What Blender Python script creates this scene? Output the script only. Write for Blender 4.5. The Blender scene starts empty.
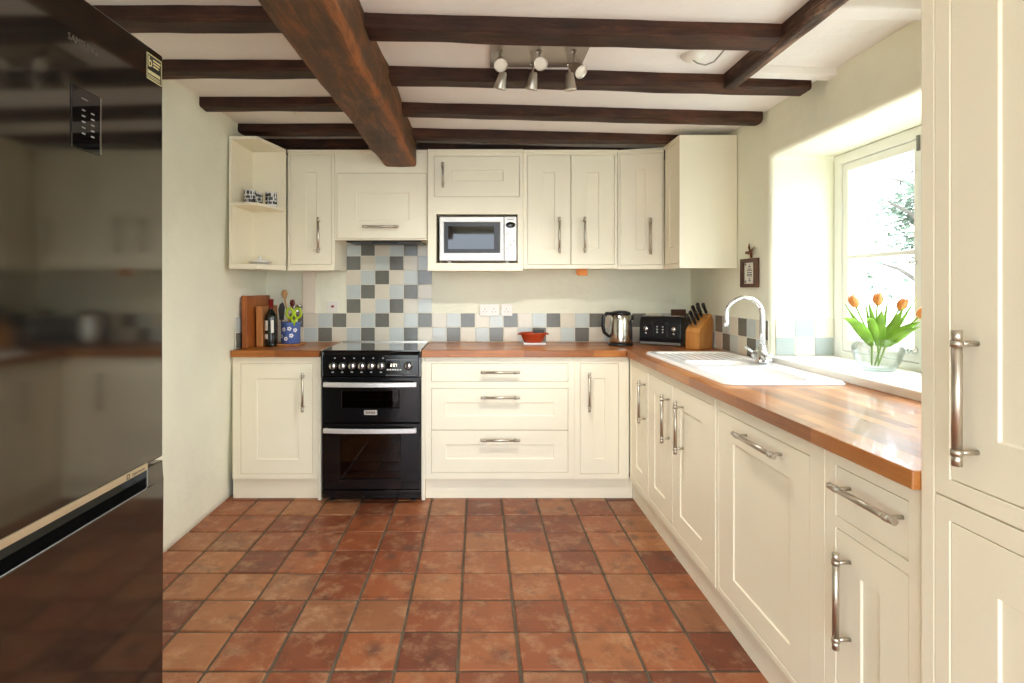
import bpy, bmesh, math, random
from mathutils import Vector, Matrix, noise

RND = random.Random(11)
SC = bpy.context.scene
COL = SC.collection
PI = math.pi
F, H, VX, VY = 546.0, 1.285, 478.0, 288.0       # focal length in px, eye height, vanishing point


def wx(px, Y):
    return (px - VX) * Y / F


def wz(py, Y):
    return H - (py - VY) * Y / F


def lin(r, g, b):
    def f(c):
        c /= 255.0
        return c / 12.92 if c <= 0.04045 else ((c + 0.055) / 1.055) ** 2.4
    return (f(r), f(g), f(b), 1.0)


# ---------------------------------------------------------------- materials
def new_mat(name):
    m = bpy.data.materials.new(name)
    m.use_nodes = True
    nt = m.node_tree
    nt.nodes.clear()
    out = nt.nodes.new('ShaderNodeOutputMaterial')
    b = nt.nodes.new('ShaderNodeBsdfPrincipled')
    nt.links.new(b.outputs[0], out.inputs[0])
    return m, nt, b


def nd(nt, kind, **kw):
    n = nt.nodes.new(kind)
    for k, v in kw.items():
        if k.startswith('_'):
            setattr(n, k[1:], v)
        else:
            n.inputs[k.replace('9', ' ')].default_value = v
    return n


def ramp(nt, stops, interp='LINEAR'):
    n = nt.nodes.new('ShaderNodeValToRGB')
    n.color_ramp.interpolation = interp
    el = n.color_ramp.elements
    while len(el) < len(stops):
        el.new(0.5)
    for e, (p, c) in zip(el, stops):
        e.position = p
        e.color = c
    return n


def simple(name, col, rough=0.5, metal=0.0, spec=0.5, var=0.0, vscale=8.0, bump=0.0, bscale=60.0, stretch=(1, 1, 1), coat=0.0):
    m, nt, b = new_mat(name)
    L = nt.links
    b.inputs['Roughness'].default_value = rough
    b.inputs['Metallic'].default_value = metal
    b.inputs['Specular IOR Level'].default_value = spec
    b.inputs['Coat Weight'].default_value = coat
    tc = nd(nt, 'ShaderNodeTexCoord')
    mp = nd(nt, 'ShaderNodeMapping')
    mp.inputs['Scale'].default_value = stretch
    L.new(tc.outputs['Object'], mp.inputs[0])
    n = nd(nt, 'ShaderNodeTexNoise', Scale=vscale, Detail=4.0)
    L.new(mp.outputs[0], n.inputs['Vector'])
    d = tuple(max(0, c * (1 - var)) for c in col[:3]) + (1,)
    u = tuple(min(1, c * (1 + var)) for c in col[:3]) + (1,)
    r = ramp(nt, [(0.3, d), (0.7, u)])
    L.new(n.outputs[0], r.inputs[0])
    L.new(r.outputs[0], b.inputs['Base Color'])
    if bump:
        n2 = nd(nt, 'ShaderNodeTexNoise', Scale=bscale, Detail=3.0)
        L.new(mp.outputs[0], n2.inputs['Vector'])
        bp = nd(nt, 'ShaderNodeBump', Strength=bump, Distance=0.004)
        L.new(n2.outputs[0], bp.inputs['Height'])
        L.new(bp.outputs[0], b.inputs['Normal'])
    return m


def plaster(name, col, bump=0.35):
    m, nt, b = new_mat(name)
    L = nt.links
    b.inputs['Roughness'].default_value = 0.85
    b.inputs['Specular IOR Level'].default_value = 0.2
    tc = nd(nt, 'ShaderNodeTexCoord')
    n = nd(nt, 'ShaderNodeTexNoise', Scale=3.0, Detail=5.0)
    L.new(tc.outputs['Object'], n.inputs['Vector'])
    r = ramp(nt, [(0.3, tuple(c * 0.95 for c in col[:3]) + (1,)), (0.7, tuple(min(1, c * 1.03) for c in col[:3]) + (1,))])
    L.new(n.outputs[0], r.inputs[0])
    L.new(r.outputs[0], b.inputs['Base Color'])
    n2 = nd(nt, 'ShaderNodeTexNoise', Scale=9.0, Detail=6.0, Roughness=0.6)
    L.new(tc.outputs['Object'], n2.inputs['Vector'])
    bp = nd(nt, 'ShaderNodeBump', Strength=bump, Distance=0.02)
    L.new(n2.outputs[0], bp.inputs['Height'])
    L.new(bp.outputs[0], b.inputs['Normal'])
    return m


def wood(name, c0, c1, c2, along='X', rough=0.4, staves=None, grain=40.0, bump=0.15, var=0.5, coat=0.0, spec=0.5):
    """timber: stretched grain along one axis, optional glued staves of differing tone"""
    m, nt, b = new_mat(name)
    L = nt.links
    b.inputs['Coat Weight'].default_value = coat
    b.inputs['Specular IOR Level'].default_value = spec
    tc = nd(nt, 'ShaderNodeTexCoord')
    mp = nd(nt, 'ShaderNodeMapping')
    i = 'XYZ'.index(along)
    if along == 'Y':
        mp.inputs['Rotation'].default_value = (0, 0, -PI / 2)
    elif along == 'Z':
        mp.inputs['Rotation'].default_value = (0, PI / 2, 0)
    L.new(tc.outputs['Object'], mp.inputs[0])
    m2 = nd(nt, 'ShaderNodeMapping')
    m2.inputs['Scale'].default_value = (0.06, 1, 1)
    L.new(mp.outputs[0], m2.inputs[0])
    n = nd(nt, 'ShaderNodeTexNoise', Scale=grain, Detail=6.0, Roughness=0.65, Distortion=0.6)
    L.new(m2.outputs[0], n.inputs['Vector'])
    big = nd(nt, 'ShaderNodeTexNoise', Scale=5.0, Detail=3.0)
    L.new(mp.outputs[0], big.inputs['Vector'])
    mx = nd(nt, 'ShaderNodeMath', _operation='MULTIPLY_ADD')
    mx.inputs[1].default_value = 0.6
    L.new(n.outputs[0], mx.inputs[0])
    b2 = nd(nt, 'ShaderNodeMath', _operation='MULTIPLY')
    b2.inputs[1].default_value = 0.4
    L.new(big.outputs[0], b2.inputs[0])
    L.new(b2.outputs[0], mx.inputs[2])
    src = mx.outputs[0]
    if staves:
        br = nd(nt, 'ShaderNodeTexBrick', Scale=1.0)
        br.inputs['Brick Width'].default_value = staves[0]
        br.inputs['Row Height'].default_value = staves[1]
        br.inputs['Mortar Size'].default_value = 0.0004
        br.inputs['Color1'].default_value = (0, 0, 0, 1)
        br.inputs['Color2'].default_value = (1, 1, 1, 1)
        br.inputs['Mortar'].default_value = (0.2, 0.2, 0.2, 1)
        br.offset = 0.37
        L.new(mp.outputs[0], br.inputs['Vector'])
        a = nd(nt, 'ShaderNodeMath', _operation='MULTIPLY_ADD')
        a.inputs[1].default_value = 0.34
        L.new(br.outputs['Color'], a.inputs[0])
        sb = nd(nt, 'ShaderNodeMath', _operation='MULTIPLY_ADD')
        sb.inputs[1].default_value = 0.8
        sb.inputs[2].default_value = -0.08
        L.new(src, sb.inputs[0])
        L.new(sb.outputs[0], a.inputs[2])
        src = a.outputs[0]
    r = ramp(nt, [(0.5 - var * 0.5, c0), (0.5, c1), (0.5 + var * 0.5, c2)])
    L.new(src, r.inputs[0])
    L.new(r.outputs[0], b.inputs['Base Color'])
    rr = nd(nt, 'ShaderNodeMapRange')
    rr.inputs['To Min'].default_value = rough - 0.08
    rr.inputs['To Max'].default_value = rough + 0.12
    L.new(n.outputs[0], rr.inputs['Value'])
    L.new(rr.outputs[0], b.inputs['Roughness'])
    bp = nd(nt, 'ShaderNodeBump', Strength=bump, Distance=0.004)
    L.new(n.outputs[0], bp.inputs['Height'])
    L.new(bp.outputs[0], b.inputs['Normal'])
    return m


def beam_mat(name, cdark, cmid, cworn, along, bump=0.8, edge=None, contrast=1.0):
    """old oak: dark stain with adze marks, rubbed back to paler wood in patches and along an arris"""
    m, nt, b = new_mat(name)
    L = nt.links
    tc = nd(nt, 'ShaderNodeTexCoord')
    m2 = nd(nt, 'ShaderNodeMapping')
    s = [1, 1, 1]
    s['XYZ'.index(along)] = 0.10
    m2.inputs['Scale'].default_value = s
    L.new(tc.outputs['Object'], m2.inputs[0])
    m3 = nd(nt, 'ShaderNodeMapping')
    s3 = [1, 1, 1]
    s3['XYZ'.index(along)] = 0.4
    m3.inputs['Scale'].default_value = s3
    L.new(tc.outputs['Object'], m3.inputs[0])
    n = nd(nt, 'ShaderNodeTexNoise', Scale=45.0, Detail=8.0, Roughness=0.7, Distortion=0.8)
    L.new(m2.outputs[0], n.inputs['Vector'])
    n3 = nd(nt, 'ShaderNodeTexNoise', Scale=7.0, Detail=9.0, Roughness=0.68, Distortion=0.5)
    L.new(m3.outputs[0], n3.inputs['Vector'])
    r = ramp(nt, [(0.38, cdark), (0.52, cmid), (0.68, cworn)])
    add = nd(nt, 'ShaderNodeMath', _operation='MULTIPLY_ADD')
    add.inputs[1].default_value = 0.45
    L.new(n.outputs[0], add.inputs[0])
    mu = nd(nt, 'ShaderNodeMath', _operation='MULTIPLY')
    mu.inputs[1].default_value = 0.58
    L.new(n3.outputs[0], mu.inputs[0])
    L.new(mu.outputs[0], add.inputs[2])
    src = add.outputs[0]
    if edge:
        sep = nd(nt, 'ShaderNodeSeparateXYZ')
        L.new(tc.outputs['Object'], sep.inputs[0])
        nz = nd(nt, 'ShaderNodeMath', _operation='MULTIPLY_ADD')
        nz.inputs[1].default_value = 0.05
        L.new(n3.outputs[0], nz.inputs[0])
        L.new(sep.outputs[0], nz.inputs[2])
        mr = nd(nt, 'ShaderNodeMapRange')
        mr.inputs['From Min'].default_value = edge[0]
        mr.inputs['From Max'].default_value = edge[1]
        mr.inputs['To Max'].default_value = edge[2]
        L.new(nz.outputs[0], mr.inputs['Value'])
        mz = nd(nt, 'ShaderNodeMapRange')
        mz.inputs['From Min'].default_value = .05
        mz.inputs['From Max'].default_value = .015
        L.new(sep.outputs[2], mz.inputs['Value'])
        a2 = nd(nt, 'ShaderNodeMath', _operation='MULTIPLY_ADD')
        L.new(mr.outputs[0], a2.inputs[0])
        L.new(mz.outputs[0], a2.inputs[1])
        L.new(src, a2.inputs[2])
        src = a2.outputs[0]
    L.new(src, r.inputs[0])
    L.new(r.outputs[0], b.inputs['Base Color'])
    b.inputs['Roughness'].default_value = 0.55
    b.inputs['Specular IOR Level'].default_value = 0.3
    pit = nd(nt, 'ShaderNodeTexNoise', Scale=120.0, Detail=5.0, Roughness=0.7)
    L.new(m3.outputs[0], pit.inputs['Vector'])
    ba = nd(nt, 'ShaderNodeMath', _operation='MULTIPLY_ADD')
    ba.inputs[1].default_value = 0.5
    L.new(pit.outputs[0], ba.inputs[0])
    L.new(add.outputs[0], ba.inputs[2])
    bp = nd(nt, 'ShaderNodeBump', Strength=bump, Distance=0.012)
    L.new(ba.outputs[0], bp.inputs['Height'])
    L.new(bp.outputs[0], b.inputs['Normal'])
    return m


def terracotta(name):
    m, nt, b = new_mat(name)
    L = nt.links
    tc = nd(nt, 'ShaderNodeTexCoord')
    geo = nd(nt, 'ShaderNodeNewGeometry')
    base = ramp(nt, [(0.0, lin(110, 56, 34)), (0.3, lin(136, 73, 42)), (0.55, lin(150, 86, 51)), (0.8, lin(162, 104, 64)), (1.0, lin(140, 90, 60))])
    L.new(geo.outputs['Random Per Island'], base.inputs[0])
    # every tile gets its own patch of the clouding
    off = nd(nt, 'ShaderNodeVectorMath', _operation='SCALE')
    comb = nd(nt, 'ShaderNodeCombineXYZ')
    L.new(geo.outputs['Random Per Island'], comb.inputs[0])
    L.new(geo.outputs['Random Per Island'], comb.inputs[2])
    off.inputs['Scale'].default_value = 37.0
    L.new(comb.outputs[0], off.inputs[0])
    ad = nd(nt, 'ShaderNodeVectorMath', _operation='ADD')
    L.new(tc.outputs['Object'], ad.inputs[0])
    L.new(off.outputs[0], ad.inputs[1])
    n = nd(nt, 'ShaderNodeTexNoise', Scale=9.0, Detail=6.0, Roughness=0.62)
    L.new(ad.outputs[0], n.inputs['Vector'])
    r1 = ramp(nt, [(0.30, (0.55, 0.50, 0.48, 1)), (0.46, (0.95, 0.93, 0.92, 1)), (0.6, (1.0, 1.0, 1.0, 1)), (0.75, (1.25, 1.3, 1.35, 1))])
    L.new(n.outputs[0], r1.inputs[0])
    mul = nd(nt, 'ShaderNodeMix', _data_type='RGBA', _blend_type='MULTIPLY')
    mul.inputs[0].default_value = 1.0
    L.new(base.outputs[0], mul.inputs[6])
    L.new(r1.outputs[0], mul.inputs[7])
    # smoky firing marks
    n2 = nd(nt, 'ShaderNodeTexNoise', Scale=7.0, Detail=5.0, Roughness=0.7)
    ad2 = nd(nt, 'ShaderNodeVectorMath', _operation='ADD')
    ad2.inputs[1].default_value = (5.3, 9.1, 2.2)
    L.new(ad.outputs[0], ad2.inputs[0])
    L.new(ad2.outputs[0], n2.inputs['Vector'])
    r2 = ramp(nt, [(0.58, (0, 0, 0, 1)), (0.72, (0.8, 0.8, 0.8, 1))])
    L.new(n2.outputs[0], r2.inputs[0])
    mx = nd(nt, 'ShaderNodeMix', _data_type='RGBA')
    L.new(r2.outputs[0], mx.inputs[0])
    L.new(mul.outputs[2], mx.inputs[6])
    mx.inputs[7].default_value = lin(96, 62, 48)
    vo = nd(nt, 'ShaderNodeTexVoronoi', Scale=5.2)
    wob_ = nd(nt, 'ShaderNodeMix', _data_type='RGBA', _blend_type='LINEAR_LIGHT')
    wob_.inputs[0].default_value = 0.05
    L.new(ad.outputs[0], wob_.inputs[6])
    L.new(n2.outputs['Color'], wob_.inputs[7])
    L.new(wob_.outputs[2], vo.inputs['Vector'])
    rv = ramp(nt, [(0.06, (.7, .7, .7, 1)), (0.24, (0, 0, 0, 1))])
    L.new(vo.outputs['Distance'], rv.inputs[0])
    mv = nd(nt, 'ShaderNodeMix', _data_type='RGBA')
    L.new(rv.outputs[0], mv.inputs[0])
    L.new(mx.outputs[2], mv.inputs[6])
    mv.inputs[7].default_value = lin(84, 58, 46)
    mx = mv
    # pale lime bloom
    n4 = nd(nt, 'ShaderNodeTexNoise', Scale=11.0, Detail=7.0, Roughness=0.72)
    ad3 = nd(nt, 'ShaderNodeVectorMath', _operation='ADD')
    ad3.inputs[1].default_value = (15.3, 1.1, 7.2)
    L.new(ad.outputs[0], ad3.inputs[0])
    L.new(ad3.outputs[0], n4.inputs['Vector'])
    r4 = ramp(nt, [(0.50, (0, 0, 0, 1)), (0.72, (0.45, 0.45, 0.45, 1))])
    L.new(n4.outputs[0], r4.inputs[0])
    mx2 = nd(nt, 'ShaderNodeMix', _data_type='RGBA')
    L.new(r4.outputs[0], mx2.inputs[0])
    L.new(mx.outputs[2], mx2.inputs[6])
    mx2.inputs[7].default_value = lin(206, 168, 128)
    L.new(mx2.outputs[2], b.inputs['Base Color'])
    rr = nd(nt, 'ShaderNodeMapRange')
    rr.inputs['To Min'].default_value = 0.3
    rr.inputs['To Max'].default_value = 0.6
    L.new(n.outputs[0], rr.inputs['Value'])
    L.new(rr.outputs[0], b.inputs['Roughness'])
    bp = nd(nt, 'ShaderNodeBump', Strength=0.35, Distance=0.006)
    L.new(n.outputs[0], bp.inputs['Height'])
    L.new(bp.outputs[0], b.inputs['Normal'])
    return m


def glazed(name, col, var=0.12, rough=0.18):
    """hand-glazed wall tile: each tile a slightly different tone"""
    m, nt, b = new_mat(name)
    L = nt.links
    geo = nd(nt, 'ShaderNodeNewGeometry')
    tc = nd(nt, 'ShaderNodeTexCoord')
    r = ramp(nt, [(0, tuple(c * (1 - var) for c in col[:3]) + (1,)), (1, tuple(min(1, c * (1 + var)) for c in col[:3]) + (1,))])
    n = nd(nt, 'ShaderNodeTexNoise', Scale=22.0, Detail=5.0)
    L.new(tc.outputs['Object'], n.inputs['Vector'])
    a = nd(nt, 'ShaderNodeMath', _operation='MULTIPLY_ADD')
    a.inputs[1].default_value = 0.55
    L.new(geo.outputs['Random Per Island'], a.inputs[0])
    c = nd(nt, 'ShaderNodeMath', _operation='MULTIPLY')
    c.inputs[1].default_value = 0.45
    L.new(n.outputs[0], c.inputs[0])
    L.new(c.outputs[0], a.inputs[2])
    L.new(a.outputs[0], r.inputs[0])
    L.new(r.outputs[0], b.inputs['Base Color'])
    b.inputs['Roughness'].default_value = rough
    bp = nd(nt, 'ShaderNodeBump', Strength=0.25, Distance=0.004)
    L.new(n.outputs[0], bp.inputs['Height'])
    L.new(bp.outputs[0], b.inputs['Normal'])
    return m


def thin_glass(name, tint=(1, 1, 1, 1), gloss=0.06):
    m = bpy.data.materials.new(name)
    m.use_nodes = True
    nt = m.node_tree
    nt.nodes.clear()
    L = nt.links
    out = nd(nt, 'ShaderNodeOutputMaterial')
    t = nd(nt, 'ShaderNodeBsdfTransparent')
    t.inputs[0].default_value = tint
    g = nd(nt, 'ShaderNodeBsdfGlossy', Roughness=0.02)
    mix = nd(nt, 'ShaderNodeMixShader')
    mix.inputs[0].default_value = gloss
    L.new(t.outputs[0], mix.inputs[1])
    L.new(g.outputs[0], mix.inputs[2])
    L.new(mix.outputs[0], out.inputs[0])
    return m


def rim_glass(name, edge=0.55, tint=(.96, .97, .96, 1), dark=(.62, .68, .66, 1)):
    """thin-walled glass: clear face on, brighter and greyer where the wall is seen edge on"""
    m = bpy.data.materials.new(name)
    m.use_nodes = True
    nt = m.node_tree
    nt.nodes.clear()
    L = nt.links
    out = nd(nt, 'ShaderNodeOutputMaterial')
    lw = nd(nt, 'ShaderNodeLayerWeight', Blend=0.35)
    r = ramp(nt, [(0.25, tint), (0.85, dark)])
    L.new(lw.outputs['Facing'], r.inputs[0])
    t = nd(nt, 'ShaderNodeBsdfTransparent')
    L.new(r.outputs[0], t.inputs[0])
    g = nd(nt, 'ShaderNodeBsdfGlossy', Roughness=0.03)
    k = nd(nt, 'ShaderNodeMapRange')
    k.inputs['From Min'].default_value = .1
    k.inputs['To Min'].default_value = .05
    k.inputs['To Max'].default_value = edge
    L.new(lw.outputs['Facing'], k.inputs['Value'])
    mix = nd(nt, 'ShaderNodeMixShader')
    L.new(k.outputs[0], mix.inputs[0])
    L.new(t.outputs[0], mix.inputs[1])
    L.new(g.outputs[0], mix.inputs[2])
    L.new(mix.outputs[0], out.inputs[0])
    return m


def real_glass(name, tint=(1, 1, 1, 1), ior=1.45):
    m, nt, b = new_mat(name)
    b.inputs['Base Color'].default_value = tint
    b.inputs['Transmission Weight'].default_value = 1.0
    b.inputs['Roughness'].default_value = 0.0
    b.inputs['IOR'].default_value = ior
    return m


def glow(name, col, strength):
    m, nt, b = new_mat(name)
    b.inputs['Base Color'].default_value = col
    b.inputs['Emission Color'].default_value = col
    b.inputs['Emission Strength'].default_value = strength
    return m


CREAM = simple('cream paint', lin(246, 238, 214), 0.42, var=0.015, vscale=5, bump=0.05, bscale=90)
WALLG = plaster('pale green plaster', lin(243, 242, 221))
CEILW = plaster('ceiling white', lin(246, 242, 238), 0.3)
REVEAL = plaster('reveal white', lin(238, 240, 230), 0.35)
WHITEP = simple('white gloss paint', lin(244, 243, 236), 0.35, var=0.02)
SILLP = simple('sill paint', lin(244, 241, 230), 0.3, var=0.03)
GROUT = simple('dark grout', lin(94, 80, 63), 0.9, var=0.25, vscale=20, bump=0.4)
TERRA = terracotta('terracotta')
TG = simple('tile grout', lin(232, 226, 208), 0.8, var=0.04)
T_CREAM = glazed('tile cream', lin(226, 218, 198), 0.07)
T_BLUE = glazed('tile pale blue', lin(203, 210, 205), 0.10)
T_MID = glazed('tile mid grey', lin(168, 176, 172), 0.1)
T_GREY = glazed('tile grey', lin(118, 117, 108), 0.28)
BEAM = beam_mat('dark beam', lin(34, 18, 12), lin(60, 34, 22), lin(96, 58, 38), 'X', 0.7)
BEAMM = beam_mat('main beam', lin(54, 38, 25), lin(94, 63, 38), lin(158, 92, 44), 'Y', 1.0, (.075, .12, .15))
BEAMS = beam_mat('small beam', lin(40, 24, 18), lin(72, 46, 34), lin(176, 140, 116), 'Y', 0.9, (.02, .045, .06))
TOPX = wood('worktop along X', lin(122, 66, 22), lin(168, 98, 36), lin(206, 140, 62), 'X', 0.3, (0.42, 0.042), coat=0.15)
TOPY = wood('worktop along Y', lin(120, 66, 26), lin(162, 96, 42), lin(198, 134, 70), 'Y', 0.3, (0.42, 0.042), coat=0.15)
TOPEND = wood('worktop end grain', lin(110, 54, 22), lin(140, 74, 34), lin(160, 90, 46), 'Z', 0.45)
NICKEL = simple('brushed nickel', lin(200, 192, 178), 0.36, 1.0, var=0.05, vscale=60, stretch=(1, 1, 0.05))
CHROME = simple('chrome', lin(225, 228, 230), 0.06, 1.0)
STEEL = simple('polished steel', lin(200, 196, 188), 0.16, 1.0, var=0.04, vscale=30, stretch=(1, 1, 0.05))
SILVERP = simple('silver plastic', lin(222, 220, 214), 0.35, 0.25, var=0.02)
WHITEPL = simple('white plastic', lin(240, 236, 226), 0.3)
GREYPL = simple('grey plastic', lin(120, 118, 112), 0.4)
BLACKPL = simple('black plastic', lin(24, 24, 24), 0.35)
BLACKEN = simple('black enamel', lin(14, 14, 15), 0.12, spec=0.5)
BLACKGL = simple('black glass', lin(8, 8, 9), 0.03, spec=0.6)
HOBGL = simple('hob glass', lin(20, 20, 20), 0.02, spec=1.0, coat=1.0)
OVENIN = simple('oven enamel', lin(120, 86, 56), 0.5)
FRIDGE = simple('fridge steel', lin(104, 100, 93), 0.075, 0.95, var=0.02, vscale=40, stretch=(1, 1, 0.03))
FRIDGED = simple('fridge trim black', lin(16, 15, 14), 0.2)
GOLD = simple('pale metal trim', lin(196, 178, 146), 0.35, 0.7, var=0.03)
PRINT = simple('dark print', lin(40, 36, 32), 0.5)
CERAM = simple('white ceramic', lin(246, 244, 240), 0.12)
BOARDW = wood('board wood', lin(110, 52, 18), lin(158, 86, 34), lin(190, 118, 56), 'Z', 0.5, None, 30, var=0.35)
BOARDW2 = wood('board wood pale', lin(150, 88, 40), lin(184, 118, 60), lin(210, 146, 84), 'Z', 0.5, None, 30, var=0.35)
BLOCKW = wood('block wood', lin(170, 104, 44), lin(202, 138, 68), lin(222, 164, 92), 'Z', 0.45, None, 30, var=0.4)
SPOONW = wood('spoon wood', lin(150, 106, 62), lin(186, 142, 92), lin(206, 166, 116), 'Z', 0.55, None, 40)
TERRAB = simple('glazed terracotta', lin(170, 62, 26), 0.3, var=0.15, vscale=10)
BOTTLE = simple('dark bottle glass', lin(12, 20, 14), 0.06, spec=0.7)
CAPS = simple('wine capsule', lin(122, 26, 22), 0.3, 0.3)
PAPER = simple('paper label', lin(232, 228, 216), 0.7)
LIME = simple('lime plastic', lin(176, 208, 30), 0.35)
ORANGE = simple('orange plastic', lin(222, 128, 24), 0.4)
LEAF = simple('tulip leaf', lin(134, 180, 60), 0.4, var=0.25, vscale=14)
STEM = simple('tulip stem', lin(140, 176, 70), 0.45, var=0.1)
PETAL = simple('tulip petal', lin(244, 158, 84), 0.45, var=0.2, vscale=40)
FRAMEW = wood('frame wood', lin(58, 34, 22), lin(84, 52, 34), lin(110, 72, 48), 'Z', 0.5, None, 40)
BRONZE = simple('rusty brown metal', lin(120, 74, 46), 0.5, 0.3, var=0.2)
HANDW = simple('dark handle', lin(30, 28, 27), 0.35)
GARDEN = simple('garden gravel', lin(158, 156, 146), 0.9, var=0.1)
TREELEAF = simple('tree leaf', lin(64, 82, 60), 0.6, var=0.2)
BARK = simple('bark', lin(90, 84, 76), 0.9, var=0.2)
PANE = thin_glass('window glass', (0.97, 0.98, 0.97, 1), 0.05)
OVENPANE = thin_glass('oven glass', (0.34, 0.27, 0.19, 1), 0.05)
MWPANE = thin_glass('microwave glass', (0.25, 0.25, 0.22, 1), 0.10)
VASEG = rim_glass('vase glass')
WATER = thin_glass('water', (.95, .97, .95, 1), .03)
GUNM = simple('gunmetal', lin(90, 92, 96), .2, .8)
PPRINT = simple('panel print', lin(150, 150, 146), .5)
BULB = glow('lamp lens', (.42, 0.37, 0.29, 1), 0.3)
BULBON = glow('lit lamp lens', (.42, 0.37, 0.29, 1), 0.3)
DISPLAY = glow('clock digits', (0.95, 0.9, 0.75, 1), 0.7)


# ---------------------------------------------------------------- mesh helpers
def ident(u, v, w):
    return (u, v, w)


def box(bm, a, b, c, d, e, f, Fm=ident, mi=0):
    vs = [bm.verts.new(Fm(x, y, z)) for z in (e, f) for y in (c, d) for x in (a, b)]
    for q in ((0, 1, 3, 2), (4, 6, 7, 5), (0, 4, 5, 1), (2, 3, 7, 6), (0, 2, 6, 4), (1, 5, 7, 3)):
        fc = bm.faces.new([vs[i] for i in q])
        fc.material_index = mi


def prism(bm, poly, lo, hi, Fm=ident, mi=0):
    """closed polygon in (u, v) pushed from w=lo to w=hi"""
    a = [bm.verts.new(Fm(p[0], p[1], lo)) for p in poly]
    b = [bm.verts.new(Fm(p[0], p[1], hi)) for p in poly]
    n = len(poly)
    fs = [bm.faces.new(a), bm.faces.new(b)]
    for i in range(n):
        fs.append(bm.faces.new((a[i], a[(i + 1) % n], b[(i + 1) % n], b[i])))
    for f_ in fs:
        f_.material_index = mi


def tube(bm, pts, r, seg=10, cap=True, mi=0, flat=1.0):
    pts = [Vector(p) for p in pts]
    rs = r if isinstance(r, (list, tuple)) else [r] * len(pts)
    up = None
    rings = []
    for i, p in enumerate(pts):
        t = (pts[min(i + 1, len(pts) - 1)] - pts[max(i - 1, 0)]).normalized()
        if up is None:
            up = t.orthogonal().normalized()
        else:
            up = (up - t * up.dot(t))
            up = up.normalized() if up.length > 1e-6 else t.orthogonal().normalized()
        sd = t.cross(up)
        rings.append([bm.verts.new(p + (up * math.cos(2 * PI * k / seg) + sd * flat * math.sin(2 * PI * k / seg)) * rs[i]) for k in range(seg)])
    for a, b in zip(rings, rings[1:]):
        for k in range(seg):
            f_ = bm.faces.new((a[k], a[(k + 1) % seg], b[(k + 1) % seg], b[k]))
            f_.smooth = True
            f_.material_index = mi
    if cap:
        for rg in (rings[0], rings[-1]):
            f_ = bm.faces.new(rg)
            f_.material_index = mi


def lathe(bm, prof, c=(0, 0, 0), seg=28, mi=0, axis=None, sx=1.0, sy=1.0, wob=None):
    """profile of (radius, height) turned about a vertical axis (or given axis matrix)"""
    c = Vector(c)
    rings = []
    for (r, z) in prof:
        if r < 1e-6:
            v = Vector((0, 0, z))
            rings.append([bm.verts.new(c + (axis @ v if axis else v))])
        else:
            rg = []
            for k in range(seg):
                a = 2 * PI * k / seg
                rr = r * (wob(a, z) if wob else 1.0)
                v = Vector((rr * math.cos(a) * sx, rr * math.sin(a) * sy, z))
                rg.append(bm.verts.new(c + (axis @ v if axis else v)))
            rings.append(rg)
    for a, b in zip(rings, rings[1:]):
        if len(a) == 1 and len(b) == 1:
            continue
        for k in range(seg):
            if len(a) == 1:
                f_ = bm.faces.new((a[0], b[(k + 1) % seg], b[k]))
            elif len(b) == 1:
                f_ = bm.faces.new((a[k], a[(k + 1) % seg], b[0]))
            else:
                f_ = bm.faces.new((a[k], a[(k + 1) % seg], b[(k + 1) % seg], b[k]))
            f_.smooth = True
            f_.material_index = mi


def world_loc(o):
    p = Vector((0, 0, 0))
    while o is not None:
        p += o.location
        o = o.parent
    return p


def obj(name, bm, mats, parent=None, bevel=0.0, seg=2, kind=None, solid=None, subsurf=0, angle=40, recalc=True):
    """links the bmesh (given in world coordinates) as ONE mesh object, its origin at the middle of its base"""
    if recalc:
        bmesh.ops.recalc_face_normals(bm, faces=bm.faces)
    co = [v.co for v in bm.verts]
    lo = Vector((min(c[i] for c in co) for i in range(3)))
    hi = Vector((max(c[i] for c in co) for i in range(3)))
    org = Vector(((lo.x + hi.x) / 2, (lo.y + hi.y) / 2, lo.z))
    bmesh.ops.translate(bm, verts=bm.verts, vec=-org)
    me = bpy.data.meshes.new(name)
    bm.to_mesh(me)
    bm.free()
    o = bpy.data.objects.new(name, me)
    COL.objects.link(o)
    for m in (mats if isinstance(mats, (list, tuple)) else [mats]):
        me.materials.append(m)
    if parent is not None:
        o.parent = parent
        o.location = org - world_loc(parent)
    else:
        o.location = org
    if solid:
        s = o.modifiers.new('thick', 'SOLIDIFY')
        s.thickness = solid
        s.offset = 0
    if subsurf:
        s = o.modifiers.new('sub', 'SUBSURF')
        s.levels = s.render_levels = subsurf
    if bevel:
        b = o.modifiers.new('bevel', 'BEVEL')
        b.width = bevel
        b.segments = seg
        b.limit_method = 'ANGLE'
        b.angle_limit = math.radians(angle)
    if kind:
        o['kind'] = kind
    return o


def tag(o, label, cat, group=None):
    o['label'] = label
    o['category'] = cat
    o['kind'] = 'thing'
    if group:
        o['group'] = group
    return o


def thing(name, label, cat, loc=(0, 0, 0), group=None):
    o = bpy.data.objects.new(name, None)
    o.empty_display_size = 0.1
    COL.objects.link(o)
    o.location = loc
    return tag(o, label, cat, group)


def struct(name, bm, mats, **kw):
    return obj(name, bm, mats, kind='structure', **kw)


def BM():
    return bmesh.new()


def copy_tree(o, parent=None):
    c = o.copy()
    COL.objects.link(c)
    c.parent = parent
    for ch in list(o.children):
        copy_tree(ch, c)
    return c


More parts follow.
